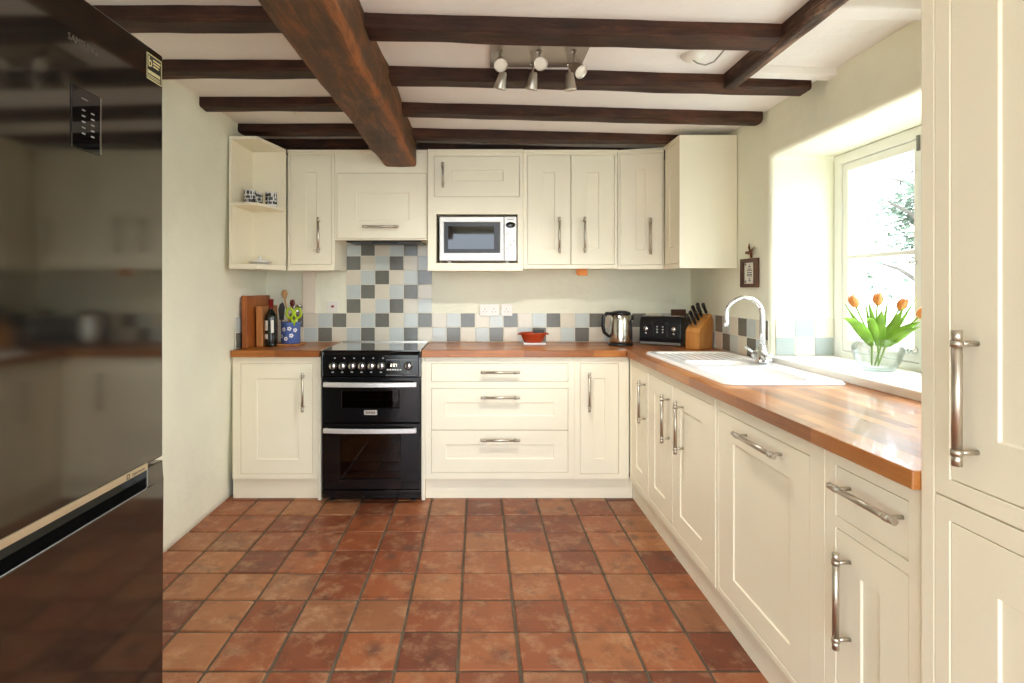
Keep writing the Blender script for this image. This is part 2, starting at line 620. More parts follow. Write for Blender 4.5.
def cells(bm, Fm, us, ws, solid, v0, v1, mi=0):
    """slab between v0 (back) and v1 (front) made of grid cells; solid(i, j) says which cells exist"""
    nu, nw = len(us) - 1, len(ws) - 1
    cache = {}

    def V(i, j, k):
        key = (i, j, k)
        if key not in cache:
            cache[key] = bm.verts.new(Fm(us[i], v1 if k else v0, ws[j]))
        return cache[key]
    S = lambda i, j: 0 <= i < nu and 0 <= j < nw and solid(i, j)
    for i in range(nu):
        for j in range(nw):
            if not S(i, j):
                continue
            fs = [(V(i, j, 1), V(i + 1, j, 1), V(i + 1, j + 1, 1), V(i, j + 1, 1)), (V(i, j, 0), V(i, j + 1, 0), V(i + 1, j + 1, 0), V(i + 1, j, 0))]
            if not S(i - 1, j):
                fs.append((V(i, j, 0), V(i, j, 1), V(i, j + 1, 1), V(i, j + 1, 0)))
            if not S(i + 1, j):
                fs.append((V(i + 1, j, 0), V(i + 1, j + 1, 0), V(i + 1, j + 1, 1), V(i + 1, j, 1)))
            if not S(i, j - 1):
                fs.append((V(i, j, 0), V(i + 1, j, 0), V(i + 1, j, 1), V(i, j, 1)))
            if not S(i, j + 1):
                fs.append((V(i, j + 1, 0), V(i, j + 1, 1), V(i + 1, j + 1, 1), V(i + 1, j + 1, 0)))
            for f_ in fs:
                q = bm.faces.new(f_)
                q.material_index = mi


def holed(bm, Fm, u0, u1, w0, w1, holes, v0, v1, mi=0):
    us = sorted(set([u0, u1] + [h[k] for h in holes for k in (0, 1)]))
    ws = sorted(set([w0, w1] + [h[k] for h in holes for k in (2, 3)]))

    def solid(i, j):
        cu, cw = (us[i] + us[i + 1]) / 2, (ws[j] + ws[j + 1]) / 2
        return not any(h[0] < cu < h[1] and h[2] < cw < h[3] for h in holes)
    cells(bm, Fm, us, ws, solid, v0, v1, mi)


def backF(Yf):
    return lambda u, v, w: (u, Yf - v, w)


def rightF(Xf):
    return lambda u, v, w: (Xf - v, u, w)


def shaker(bm, Fm, u0, u1, w0, w1, panel=None, t=0.02, rec=0.005, ins=0.0025, g=0.002):
    """door front: flat slab with a sunk panel"""
    u0, u1, w0, w1 = u0 + g, u1 - g, w0 + g, w1 - g
    fr = -0.0015
    if panel is None:
        box(bm, u0, u1, -t, fr, w0, w1, Fm)
        return
    p0, p1, q0, q1 = panel
    us, ws = [u0, p0, p1, u1], [w0, q0, q1, w1]
    P = {}

    def V(u, v, w):
        k = (round(u, 5), round(v, 5), round(w, 5))
        if k not in P:
            P[k] = bm.verts.new(Fm(u, v, w))
        return P[k]
    for i in range(3):
        for j in range(3):
            if i == 1 and j == 1:
                continue
            bm.faces.new((V(us[i], fr, ws[j]), V(us[i + 1], fr, ws[j]), V(us[i + 1], fr, ws[j + 1]), V(us[i], fr, ws[j + 1])))
    a, b, c, d = p0 + ins, p1 - ins, q0 + ins, q1 - ins
    o_ = [(p0, q0), (p1, q0), (p1, q1), (p0, q1)]
    i_ = [(a, c), (b, c), (b, d), (a, d)]
    for k in range(4):
        o1, o2, i1, i2 = o_[k], o_[(k + 1) % 4], i_[k], i_[(k + 1) % 4]
        bm.faces.new((V(o1[0], fr, o1[1]), V(o2[0], fr, o2[1]), V(i2[0], fr - rec, i2[1]), V(i1[0], fr - rec, i1[1])))
    bm.faces.new([V(x, fr - rec, y) for x, y in i_])
    per = [(us[0], ws[0]), (us[1], ws[0]), (us[2], ws[0]), (us[3], ws[0]), (us[3], ws[1]), (us[3], ws[2]), (us[3], ws[3]), (us[2], ws[3]), (us[1], ws[3]), (us[0], ws[3]), (us[0], ws[2]), (us[0], ws[1])]
    for k in range(12):
        x, y = per[k], per[(k + 1) % 12]
        bm.faces.new((V(x[0], fr, x[1]), V(x[0], -t, x[1]), V(y[0], -t, y[1]), V(y[0], fr, y[1])))
    bm.faces.new([V(x, -t, y) for x, y in per])


def bar_handle(parent, Fm, u, w, axis, L=0.234, stand=0.034, r=0.0078):
    """T-bar pull: round bar, a wider ferrule near each end and a post behind each ferrule"""
    bm = BM()

    def P(a, v):
        return Vector(Fm(u + a, v, w)) if axis == 'u' else Vector(Fm(u, v, w + a))
    h = L / 2
    tube(bm, [P(-h, stand), P(-h + 0.022, stand)], r * 1.04, 12)
    tube(bm, [P(h - 0.022, stand), P(h, stand)], r * 1.04, 12)
    tube(bm, [P(-h + 0.012, stand), P(h - 0.012, stand)], r, 12)
    for s in (-1, 1):
        e = s * (h - 0.024)
        tube(bm, [P(e - 0.0055, stand), P(e + 0.0055, stand)], r * 1.22, 12)
        tube(bm, [P(e, -0.002), P(e, stand)], r * 0.62, 10)
    return obj('handle', bm, NICKEL, parent)


def cabinet(label, Fm, u0, u1, w0, w1, depth, items, group, holes=None, name='base_cabinet', niche=None, cornice=False, pelmet=False, foot=None):
    """one fitted unit: carcass with in-frame front, doors and drawers with handles"""
    p = Vector(Fm((u0 + u1) / 2, -depth / 2, w0))
    t = thing(name, label, 'cabinet', p, group)
    hs = holes if holes else [it['r'] for it in items]
    allh = list(hs) + ([niche] if niche else [])
    bm = BM()
    holed(bm, Fm, u0, u1, w0, w1, allh, -0.022, 0.0)
    e = 0.016
    box(bm, u0 + .001, u0 + e, -depth, -0.023, w0 + .001, w1 - .001, Fm)
    box(bm, u1 - e, u1 - .001, -depth, -0.023, w0 + .001, w1 - .001, Fm)
    box(bm, u0 + e, u1 - e, -depth, -0.023, w0 + .001, w0 + e, Fm)
    if niche or name != 'base_cabinet':
        box(bm, u0 + e, u1 - e, -depth, -0.023, w1 - e, w1 - .001, Fm)
    box(bm, u0 + e, u1 - e, -depth, -depth + 0.006, w0 + e, w1 - e, Fm)
    if niche:
        a, b, c, d = niche
        box(bm, u0 + e, u1 - e, -depth + .01, -0.023, d + .002, d + .016, Fm)
        box(bm, u0 + e, u1 - e, -depth + .01, -0.023, c - .018, c - .002, Fm)
        if a - u0 > .04:
            box(bm, u0 + e, a, -depth + .01, -0.023, c, d, Fm)
        if u1 - b > .04:
            box(bm, b, u1 - e, -depth + .01, -0.023, c, d, Fm)
    if cornice:
        box(bm, u0, u1, -0.01, 0.010, w1 - 0.012, w1 + 0.006, Fm)
    if pelmet:
        box(bm, u0, u1, -0.015, 0.006, w0 - 0.004, w0 + 0.022, Fm)
    obj('carcass', bm, CREAM, t, bevel=0.0015)
    if foot:
        bm = BM()
        box(bm, foot[0], foot[1], -depth, 0.002, 0.002, w1 - .0005, Fm)
        obj('end_panel', bm, CREAM, t, bevel=0.0015)
    for it in items:
        bm = BM()
        a, b, c, d = it['r']
        pn = it.get('p')
        shaker(bm, Fm, a, b, c, d, pn)
        o = obj(it.get('n', 'door'), bm, CREAM, t, bevel=0.001)
        if 'h' in it:
            bar_handle(o, Fm, *it['h'])
    return t


def text_bm(bm, s, size, Fm, u, w, v=0.0, t=0.0008, squash=1.0, mi=0):
    """letters standing on the plane of Fm, left end at u, baseline at w"""
    cu = bpy.data.curves.new('lettering', 'FONT')
    cu.body = s
    cu.size = size
    cu.resolution_u = 2
    ob = bpy.data.objects.new('lettering_tmp', cu)
    COL.objects.link(ob)
    dg = bpy.context.evaluated_depsgraph_get()
    me = ob.evaluated_get(dg).to_mesh()
    off = len(bm.verts)
    vs = [bm.verts.new(Fm(u + q.co.x * squash, v, w + q.co.y)) for q in me.vertices]
    vt = [bm.verts.new(Fm(u + q.co.x * squash, v + t, w + q.co.y)) for q in me.vertices]
    ec = {}
    for p in me.polygons:
        ids = list(p.vertices)
        for k in range(len(ids)):
            e = (ids[k], ids[(k + 1) % len(ids)])
            ec[tuple(sorted(e))] = ec.get(tuple(sorted(e)), 0) + 1
        try:
            bm.faces.new([vt[i] for i in ids]).material_index = mi
            bm.faces.new([vs[i] for i in ids]).material_index = mi
        except ValueError:
            pass
    for (a, b), n in ec.items():
        if n == 1:
            try:
                bm.faces.new((vs[a], vs[b], vt[b], vt[a])).material_index = mi
            except ValueError:
                pass
    bpy.data.objects.remove(ob)
    bpy.data.curves.remove(cu)


# ---------------------------------------------------------------- room shell
YB, XR = 3.80, 1.48              # tiled back wall, window wall
ZT0 = .91                        # worktop height
SKY = 8.0                        # zenith brightness
YN = -1.7                        # wall behind the camera


def wall_x(z):                   # the old left wall leans in a little
    return -1.526 + 0.04 * z


def ceil_z(x):                   # and the ceiling sags toward the window
    pts = [(-2.0, .985), (-.60, .983), (-.38, .958), (0, .948), (1.07, .92), (1.48, .908), (2.2, .89)]
    for (a, p), (b, q) in zip(pts, pts[1:]):
        if a <= x <= b:
            return H + p + (q - p) * (x - a) / (b - a)
    return H + .95


# floor: clay tiles, each an island of one mesh, over a bed of grout
bm = BM()
pitx, pity, gap = 0.2115, 0.2093, 0.0105
for i in range(-8, 8):
    for j in range(-18, 9):
        cx, cy = -0.069 + pitx * (i + .5), 2.0435 + pity * (j + .5)
        if not (-1.56 < cx < 1.5 and YN - .05 < cy < 3.9):
            continue
        a, b = pitx / 2 - gap / 2, pity / 2 - gap / 2
        jz = RND.uniform(-.0012, .0004)
        tx, ty = RND.uniform(-.006, .006), RND.uniform(-.006, .006)
        pts = []
        for (sx, sy) in ((-1, -1), (1, -1), (1, 1), (-1, 1)):
            pts.append((cx + sx * a + RND.uniform(-.0014, .0014), cy + sy * b + RND.uniform(-.0014, .0014)))
        # rounded corners and soft pillowed edge
        ring = []
        for k in range(4):
            p, q, r_ = Vector(pts[k - 1]), Vector(pts[k]), Vector(pts[(k + 1) % 4])
            ring.append(q + (p - q).normalized() * .006)
            m_ = q + ((p - q).normalized() + (r_ - q).normalized()) * .0018
            ring.append(m_)
            ring.append(q + (r_ - q).normalized() * .006)
        c = Vector((cx, cy))

        def lay(s, z):
            return [bm.verts.new((c.x + (p - c).x * s, c.y + (p - c).y * s, z + ((p - c).x * tx + (p - c).y * ty if z > -.006 else 0))) for p in ring]
        l0, l1, l2 = lay(1.0, -.012), lay(1.0, -.0035 + jz), lay(.965, jz)
        n = len(ring)
        for A, B in ((l0, l1), (l1, l2)):
            for k in range(n):
                bm.faces.new((A[k], A[(k + 1) % n], B[(k + 1) % n], B[k])).smooth = False
        bm.faces.new(l2)
box(bm, -1.62, 1.62, YN - .1, 3.95, -.08, -.0055, mi=1)
struct('floor', bm, [TERRA, GROUT])

# ceiling
bm = BM()
xs = [-1.65, -1.2, -.9, -.6, -.38, -.2, 0, .25, .5, .8, 1.07, 1.3, 1.48, 1.95]
ys = [YN - .1 + k * (3.95 - YN + .1) / 24 for k in range(25)]
lowv = [[bm.verts.new((x, y, ceil_z(max(-2, min(2.1, x))) + .004 * noise.noise(Vector((x * 2, y * 2, 3))))) for y in ys] for x in xs]
hiv = [[bm.verts.new((x, y, H + 1.09)) for y in ys] for x in xs]
for i in range(len(xs) - 1):
    for j in range(len(ys) - 1):
        f_ = bm.faces.new((lowv[i][j], lowv[i][j + 1], lowv[i + 1][j + 1], lowv[i + 1][j]))
        f_.smooth = True
        bm.faces.new((hiv[i][j], hiv[i + 1][j], hiv[i + 1][j + 1], hiv[i][j + 1]))
struct('ceiling', bm, CEILW)


def rough_wall(nm, P, nu, nw, amp, mats, thick):
    """wall from a grid of points P(s, t) with hand-plastered unevenness"""
    bm_ = BM()
    g = []
    for i in range(nu + 1):
        row = []
        for j in range(nw + 1):
            p, nrm = P(i / nu, j / nw)
            k = amp * (noise.noise(Vector((p.x * 1.7, p.y * 1.7, p.z * 1.7))) + .5 * noise.noise(p * 5.0))
            row.append((p + nrm * k, p - nrm * thick))
        g.append(row)
    vf = [[bm_.verts.new(c[0]) for c in r] for r in g]
    vb = [[bm_.verts.new(c[1]) for c in r] for r in g]
    for i in range(nu):
        for j in range(nw):
            bm_.faces.new((vf[i][j], vf[i + 1][j], vf[i + 1][j + 1], vf[i][j + 1])).smooth = True
            bm_.faces.new((vb[i][j], vb[i][j + 1], vb[i + 1][j + 1], vb[i + 1][j]))
    for i in range(nu):
        for j in (0, nw):
            bm_.faces.new((vf[i][j], vf[i + 1][j], vb[i + 1][j], vb[i][j]))
    for j in range(nw):
        for i in (0, nu):
            bm_.faces.new((vf[i][j], vf[i][j + 1], vb[i][j + 1], vb[i][j]))
    return struct(nm, bm_, mats)


def left_P(s, t):
    z = -.02 + 2.36 * t
    lean = wall_x(z)
    return Vector((lean, YN + (3.93 - YN) * s, z)), Vector((1, 0, 0))


rough_wall('wall_left', left_P, 90, 44, .005, WALLG, .12)
bm = BM()
box(bm, -1.62, 1.62, YB, YB + .15, -.02, 2.34)
struct('wall_back', bm, WALLG)

# window wall with its deep recess
WY0, WY1, WZ0, WZ1 = 1.22, 2.765, .905, 1.95
SY_0, SY_1 = -1.5, .35           # unseen window added to brighten the room, behind the tall cupboard
bm = BM()
holed(bm, rightF(XR), YN, 3.93, -.02, 2.32, [(WY0, WY1, WZ0, WZ1), (SY_0, SY_1, .95, 2.05)], -.50, 0)
struct('wall_right', bm, [WALLG], bevel=.022, seg=5)
# wall behind the camera with a wide unglazed doorway, added to let in fill daylight
bm = BM()
holed(bm, lambda u, v, w: (u, YN + v, w), -1.62, 1.62, -.02, 2.36, [(-1.30, 1.45, -.02, 2.15)], -.15, 0)
struct('wall_front', bm, WALLG)

# boxed-in pipe beside the cooker
bm = BM()
box(bm, wx(303, YB), wx(316.5, YB), YB - .016, YB, ZT0 + .002 + 2 * .0992, 1.42)
struct('trim_1', bm, simple('pipe box paint', lin(238, 226, 206), .5), bevel=.003)

# timbers -----------------------------------------------------------------
def timber(name, axis, a0, a1, lo, hi, zb, zt, mat, label, group=None, seed=0, amp=.007, r=.012, n=40, end=None):
    """hand-hewn timber along axis; lo/hi its width range; zb/zt give underside and top along its length"""
    bm_ = BM()
    rings = []
    for i in range(n + 1):
        a = a0 + (a1 - a0) * i / n
        b0, b1 = zb(a), zt(a)
        prof = [(lo, b1), (lo, b0 + r * 1.2), (lo + r * .35, b0 + r * .35), (lo + r * 1.2, b0), ((lo + hi) / 2, b0), (hi - r * 1.2, b0), (hi - r * .35, b0 + r * .35), (hi, b0 + r * 1.2), (hi, b1)]
        rg = []
        for k, (h_, z_) in enumerate(prof):
            d = amp * (noise.noise(Vector((a * 2.2, k * .55 + seed * 7.1, seed * 3.3))) + .5 * noise.noise(Vector((a * 9, k * 1.3, seed * 5.7))))
            d2 = amp * .8 * noise.noise(Vector((a * 3.1, k * .5 + 40 + seed * 5.1, seed)))
            hh = h_ + d
            zz = z_ + (d2 if 0 < k < 8 else 0)
            rg.append(bm_.verts.new((a, hh, zz) if axis == 'X' else (hh, a, zz)))
        rings.append(rg)
    for A, B in zip(rings, rings[1:]):
        for k in range(9):
            bm_.faces.new((A[k], A[(k + 1) % 9], B[(k + 1) % 9], B[k]))
    bm_.faces.new(rings[0])
    bm_.faces.new(rings[-1])
    o_ = obj(name, bm_, mat)
    return tag(o_, label, 'beam', group)


ct = lambda dz=0.0: (lambda x: ceil_z(x) + .006 + dz)
JY = [(1.90, 2.015), (2.35, 2.455), (2.81, 2.905), (3.265, 3.375)]
nth = ['nearest the camera', 'second from the camera', 'third from the camera', 'fourth from the camera']
for k, (a, b) in enumerate(JY):
    timber('ceiling_joist', 'X', wall_x(2.2) - .02, -.585, a, b, lambda x: ceil_z(x) - .05, ct(), BEAM,
           'dark brown ceiling joist left of the thick beam, ' + nth[k], 'ceiling joists', seed=k + 1)
    xe = (1.115, 1.437, 1.466, XR + .01)[k]
    timber('ceiling_joist', 'X', -.395, xe, a, b, (lambda x: ceil_z(x) - .053) if k < 3 else (lambda x: max(ceil_z(x) - .053, H + .886)), ct(), BEAM,
           'dark brown ceiling joist right of the thick beam, ' + nth[k], 'ceiling joists', seed=k + 11)
timber('ceiling_joist', 'X', wall_x(2.2) - .02, -.585, 3.60, YB + .01, lambda x: max(ceil_z(x) - .06, H + .886), ct(), BEAM, 'dark timber against the back wall above the cabinets, left of the thick beam', 'ceiling joists', seed=31)
timber('ceiling_joist', 'X', -.395, XR + .01, 3.60, YB + .01, lambda x: max(ceil_z(x) - .06, H + .886), ct(), BEAM, 'dark timber against the back wall above the cabinets, right of the thick beam', 'ceiling joists', seed=32)
timber('main_ceiling_beam', 'Y', YN - .02, 3.446, -.594, -.392, lambda y: H + .764, lambda y: H + .985, BEAMM,
             'massive orange-brown oak beam running from the camera to the wall cabinets', None, 51, .013, .016, 90)
timber('small_ceiling_beam', 'Y', YN - .02, 2.362, 1.058, 1.115, lambda y: H + .858, lambda y: H + .935, BEAMS,
       'narrow flecked dark beam running toward the camera near the window wall', None, 61, .006, .01, 80)
for k, (y0, y1, lab) in enumerate([(2.25, 2.31, 'white painted batten on the ceiling between the narrow beam and window wall, the farther one'), (1.72, 1.80, 'white painted batten on the ceiling above the window, the nearer one by the tall cabinet')]):
    timber('painted_batten', 'X', 1.118, XR + .01, y0, y1, lambda x: ceil_z(x) - .032, ct(), CEILW, lab, 'painted battens', 71 + k, .003, .006, 12)

# ---------------------------------------------------------------- window (structure)
FX = 1.80                        # inner face of the window frame
bm = BM()
yL, yR, zB, zT = WY1 - .002, WY0 + .002, .925, WZ1 - .002
MULL = 2.200
holed(bm, rightF(FX), yR, yL, zB, zT, [(yR + .05, MULL - .03, zB + .05, zT - .05), (MULL + .03, yL - .055, zB + .05, zT - .05)], -.07, 0)
wf = struct('window_1', bm, WHITEP, bevel=.004)
for k, (a, b) in enumerate([(MULL + .032, yL - .057), (yR + .052, MULL - .032)]):
    bm = BM()
    z0, z1 = zB + .052, zT - .052
    holed(bm, rightF(FX + .006), a, b, z0, z1, [(a + .032, b - .04, z0 + .055, 1.425), (a + .032, b - .04, 1.445, z1 - .04)], -.048, 0)
    s = obj('casement', bm, WHITEP, wf, bevel=.004)
    bm = BM()
    box(bm, a + .028, b - .036, -.030, -.026, z0 + .05, z1 - .036, rightF(FX))
    obj('pane', bm, PANE, s)
    # stay and catch
    bm = BM()
    if k == 0:
        cy = a + .022
        lathe(bm, [(0, 0), (.014, 0), (.014, .008), (.006, .012), (.006, .024), (.012, .03), (.012, .036), (0, .038)], (FX + .006, cy, z0 + .05), 14, axis=Matrix.Rotation(-PI / 2, 3, 'Y'))
        lathe(bm, [(0, 0), (.010, 0), (.010, .008), (.005, .012), (.005, .02), (.009, .026), (0, .028)], (FX + .006, cy, 1.39), 14, axis=Matrix.Rotation(-PI / 2, 3, 'Y'))
        obj('catch', bm, CHROME, s)
        bm = BM()
        tube(bm, [(FX - .003, a - .004, z1 - .05), (FX - .003, a - .004, z1 + .012)], .007, 10)
        obj('hinge', bm, GREYPL, s)
# outer stone reveal stays part of wall_right; the inner sill
bm = BM()
box(bm, XR - .022, FX - .001, WY0 + .002, WY1 - .002, .908, .943)
so = struct('trim_2', bm, SILLP, bevel=.006, seg=3)
so['label'] = 'cream painted window sill'
bm = BM()
holed(bm, rightF(FX), SY_0 + .002, SY_1 - .002, .952, 2.048, [(SY_0 + .06, -.6, 1.01, 1.99), (-.54, SY_1 - .06, 1.01, 1.99)], -.07, 0)
struct('added_window', bm, WHITEP, bevel=.004)  # frame of the added window, out of view, there for its extra daylight

# garden outside
bm = BM()
box(bm, 2.1, 30, -16, 30, -.5, -.3)
box(bm, -30, 2.1, -30, YN - .2, -.5, -.3)
struct('ground_outside', bm, GARDEN)


def tree(loc, hgt, crown, label, seed):
    t = thing('garden_tree', label, 'tree', loc)
    rnd = random.Random(seed)
    b0 = BM()
    L0 = Vector(loc)
    tube(b0, [L0 + Vector((.05 * math.sin(k), .05 * math.cos(k * 2), hgt * k / 6)) for k in range(7)], [.10 - .011 * k for k in range(7)], 8)
    for k in range(7):
        a = k * 2.4
        p = L0 + Vector((0, 0, hgt * (.45 + .07 * k)))
        q = p + Vector((math.cos(a) * crown * .8, math.sin(a) * crown * .8, crown * .5))
        tube(b0, [p, p.lerp(q, .5) + Vector((0, 0, .06)), q], [.035, .022, .01], 6)
    obj('trunk', b0, BARK, t)
    b1 = BM()
    cl = [L0 + Vector((rnd.gauss(0, crown * .45), rnd.gauss(0, crown * .45), hgt * .85 + rnd.gauss(0, crown * .5))) for _ in range(26)]
    for c in cl:
        for _ in range(70):
            p = c + Vector((rnd.gauss(0, .14), rnd.gauss(0, .14), rnd.gauss(0, .14))) * crown * 1.1
            d = Vector((rnd.uniform(-1, 1), rnd.uniform(-1, 1), rnd.uniform(-1, 1))).normalized() * .05
            e = d.orthogonal().normalized() * .022
            b1.faces.new([b1.verts.new(p - d), b1.verts.new(p + e), b1.verts.new(p + d), b1.verts.new(p - e)])
    obj('foliage', b1, TREELEAF, t, recalc=False)
    return t


tree((5.2, 6.25, -.3), 3.0, .75, 'garden tree seen through the upper panes of the window', 5)

# ---------------------------------------------------------------- base units along the back wall
YF = 3.30
BF = backF(YF)
WB, WT = .13, .869


def bx(px):
    return wx(px, YF)


def bz(py):
    return wz(py, YF)


DB, DT = bz(474.0), bz(363.6)
cabinet('cream base cabinet with one door left of the black cooker', BF, wall_x(.5) + .022, bx(318), WB, WT, .47,
        [dict(r=(bx(240.6), bx(312.6), DB, DT), p=(bx(257), bx(298.5), bz(459.5), bz(378.8)), h=(bx(304), bz(391.5), 'w'))], 'base cabinets on the back wall',
        foot=(bx(318.1), bx(321.3)))
cabinet('wide cream cabinet of three drawers right of the cooker', BF, bx(425.2), bx(574.2), WB, WT, .47,
        [dict(n='drawer', r=(bx(431.4), bx(568.2), bz(381.6), DT), h=(bx(500), bz(371.8), 'u')),
         dict(n='drawer', r=(bx(431.4), bx(568.2), bz(430.2), bz(388.2)), p=(bx(445.5), bx(554), bz(416), bz(402.8)), h=(bx(500), bz(396.9), 'u')),
         dict(n='drawer', r=(bx(431.4), bx(568.2), bz(472.8), bz(430.2)), p=(bx(445.5), bx(554), bz(459), bz(444.8)), h=(bx(500), bz(439), 'u'))],
        'base cabinets on the back wall', holes=[(bx(431.4), bx(568.2), bz(381.6), DT), (bx(431.4), bx(568.2), bz(472.8), bz(388.2))],
        foot=(bx(421.6), bx(425.1)))
cabinet('narrow cream corner cabinet with one door between drawers and sink run', BF, bx(574.3), .9135, WB, WT, .47,
        [dict(r=(bx(580), bx(618.8), DB, DT), p=(bx(594), bx(604.8), bz(459), bz(378.6)), h=(bx(588.5), bz(391.2), 'w'))], 'base cabinets on the back wall')
bm = BM()
box(bm, wall_x(0) + .03, bx(318), -.05, -.035, .001, WB - .002, BF)
struct('baseboard_back', bm, CREAM, bevel=.001)
bm = BM()
box(bm, bx(425.3), .944, -.05, -.035, .001, WB - .002, BF)
struct('baseboard_drawers', bm, CREAM, bevel=.001)

# ---------------------------------------------------------------- base units along the window wall
XF = .915
RF = rightF(XF)


def ry(px):
    return XF * F / (px - VX)


def rz(px, py):
    return wz(py, ry(px))


G2 = 'base cabinets under the sink worktop'
R_T, R_B = .827, .163


def pan(a, b, s=.095):
    return (a + s, b - s, .25, .735)


hu = lambda px: .88 * F / (px - VX)
d1 = (2.962, 3.285)
cabinet('cream cabinet with one door under the sink worktop, in the far corner', RF, 2.953, 3.29, WB, WT, .53,
        [dict(r=(d1[0], d1[1] - .03, R_B, R_T), p=pan(d1[0], d1[1] - .03, .09), h=(hu(638.6), .662, 'w'))], G2)
d2, d3 = (2.585, 2.935), (2.142, 2.573)
cabinet('cream double-door cabinet below the white sink', RF, 2.112, 2.952, WB, WT, .53,
        [dict(r=(d2[0], d2[1], R_B, R_T), p=pan(*d2), h=(hu(661.5), .658, 'w')), dict(r=(d3[0], d3[1], R_B, R_T), p=pan(*d3), h=(hu(675), .66, 'w'))], G2)
d4 = (1.507, 2.077)
cabinet('cream integrated appliance cabinet with a horizontal bar handle on its wide door', RF, 1.442, 2.100, WB, WT, .53,
        [dict(r=(d4[0], d4[1], .15, .822), p=(d4[0] + .1, d4[1] - .115, .234, .725), h=(1.757, .782, 'u', .262))], G2)
d5 = (1.161, 1.397)
cabinet('cream cabinet with one drawer over a door, beside the tall cabinet', RF, 1.121, 1.440, WB, WT, .53,
        [dict(n='drawer', r=(d5[0], d5[1], .703, .832), h=(1.262, .790, 'u', .215)), dict(r=(d5[0], d5[1], R_B, .674), p=(d5[0] + .085, d5[1] - .088, .25, .585), h=(1.345, .514, 'w', .238))], G2)
bm = BM()
box(bm, 2.101, 2.111, -.03, .003, WB, WT - .002, RF)
tag(obj('filler_strip', bm, CREAM, bevel=.001), 'thin cream filler strip between the sink cabinet and the integrated appliance', 'panel')
bm = BM()
box(bm, .45, 3.334, -.045, -.03, .001, WB - .002, RF)
struct('baseboard_right', bm, CREAM, bevel=.001)

# tall unit
XT = .906
TF = rightF(XT)
t = thing('tall_cabinet', 'tall cream cupboard at the right with two doors one above the other', 'cabinet', (1.19, .8, 0))
YT0, YT1 = .50, 1.117
bm = BM()
box(bm, 1.085, YT1, -.57, 0, .13, H + .84, TF)
obj('end_panel', bm, CREAM, t, bevel=.002)
for nm, w0, w1 in (('carcass', .13, .8785), ('carcass', .8815, H + .84)):
    bm = BM()
    low = w0 < .5
    op = (.56, 1.049, .165, .838) if low else (.56, 1.049, .917, 2.08)
    holed(bm, TF, YT0, 1.083, w0, w1, [op], -.022, 0)
    box(bm, YT0, 1.083, -.57, -.56, w0 + .005, w1, TF)
    box(bm, YT0, YT0 + .016, -.55, -.023, w0 + .005, w1, TF)
    box(bm, YT0 + .017, 1.08, -.55, -.023, w0 + .001, w0 + .016, TF)
    cb = obj(nm, bm, CREAM, t, bevel=.0015)
    bm = BM()
    shaker(bm, TF, *op, (op[0] + .095, .953, op[2] + .098, (.743 if low else op[3] - .1)))
    dr = obj('door', bm, CREAM, t, bevel=.001)
    if not low:
        bar_handle(dr, TF, .992, 1.085, 'w', .246, .036, .0082)
    else:
        bar_handle(dr, TF, .62, .55, 'w', .246, .036, .0082)
bm = BM()
box(bm, YT0, 1.117, -.56, -.035, .001, .128, TF)
obj('plinth', bm, CREAM, t)

# ---------------------------------------------------------------- worktops
ZT = .91
YW = 3.272
bm = BM()
prism(bm, [(wall_x(.9) + .006, YW), (bx(320.6) - .0, YW), (bx(320.6), YB - .004), (wall_x(.9) + .006, YB - .004)], WT + .001, ZT)
tag(obj('worktop', bm, TOPX, bevel=.003), 'short wooden worktop left of the cooker under the chopping boards', 'worktop', 'wooden worktops')
bm = BM()
prism(bm, [(bx(422), YW), (.889, YW), (.889, YB - .004), (bx(422), YB - .004)], WT + .001, ZT)
tag(obj('worktop', bm, TOPX, bevel=.003), 'wooden worktop above the drawers carrying the terracotta dish', 'worktop', 'wooden worktops')
SX0, SX1, SY0, SY1 = .952, 1.437, 2.10, 3.14
bm = BM()
holed(bm, lambda u, v, w: (w, u, v), 1.12, YB - .004, .891, XR - .003, [(SY0 + .06, SY1 - .27, SX0 + .05, SX1 - .09)], WT + .001, ZT)
tag(obj('worktop', bm, TOPY, bevel=.003), 'long wooden worktop under the window holding the white sink', 'worktop', 'wooden worktops')

# ---------------------------------------------------------------- wall tiles
P_ = .0992
X0 = wx(346.7, YB)
MATI = {'D': 2, 'C': 0, 'L': 1, 'M': 4}


def col_at(c, r):
    return 'DCL'[(c - (2 - r) * 1) % 3] if False else 'DCL'[(c + (r - 2) * 2) % 3]


def tiles(name, Fm, list_, label):
    bm_ = BM()
    for (a, b, c, d, k) in list_:
        e = .0021
        b_ = len(bm_.faces)
        box(bm_, a + e, b - e, .0015, .0065 + RND.uniform(0, .0006), c + e, d - e, Fm, MATI[k])
    us = [q[0] for q in list_]
    seen = set()
    for (a, b, c, d, k) in list_:
        box(bm_, a, b, 0.0003, .0045, c, d, Fm, 3)
    o_ = obj(name, bm_, [T_CREAM, T_BLUE, T_GREY, TG, T_MID], bevel=.0012, seg=2)
    return tag(o_, label, 'tiles')


lst = []
TB = ZT + .002
for c in range(-12, 60):
    a = X0 + c * P_
    b = a + P_
    if b > XR - .008:
        b = XR - .008
        if a > b - .02:
            break
    for r in range(0, 8):
        if r >= 2 and not (0 <= c <= 5):
            continue
        if a < wall_x(1) + .01:
            continue
        z0 = TB + r * P_
        z1 = z0 + P_
        if r == 7:
            z1 = z0 + .06
        lst.append((a, b, z0, z1, col_at(c, r)))
lstA = [q for q in lst if q[1] > wx(302, YB)]
tiles('tiled_splashback', backF(YB), lstA, 'cream, pale blue and grey tiled splashback along the back wall and above the cooker')
lstB = []
for k in range(11):
    b = 3.79 - k * .0992
    a = max(b - .0992, WY1 + .012)
    if b - a < .02:
        break
    for r in range(2):
        lstB.append((a, b, TB + r * P_ * 1.04, TB + (r + 1) * P_ * 1.04, 'DCL'[(-k + r * 2 + 2) % 3]))
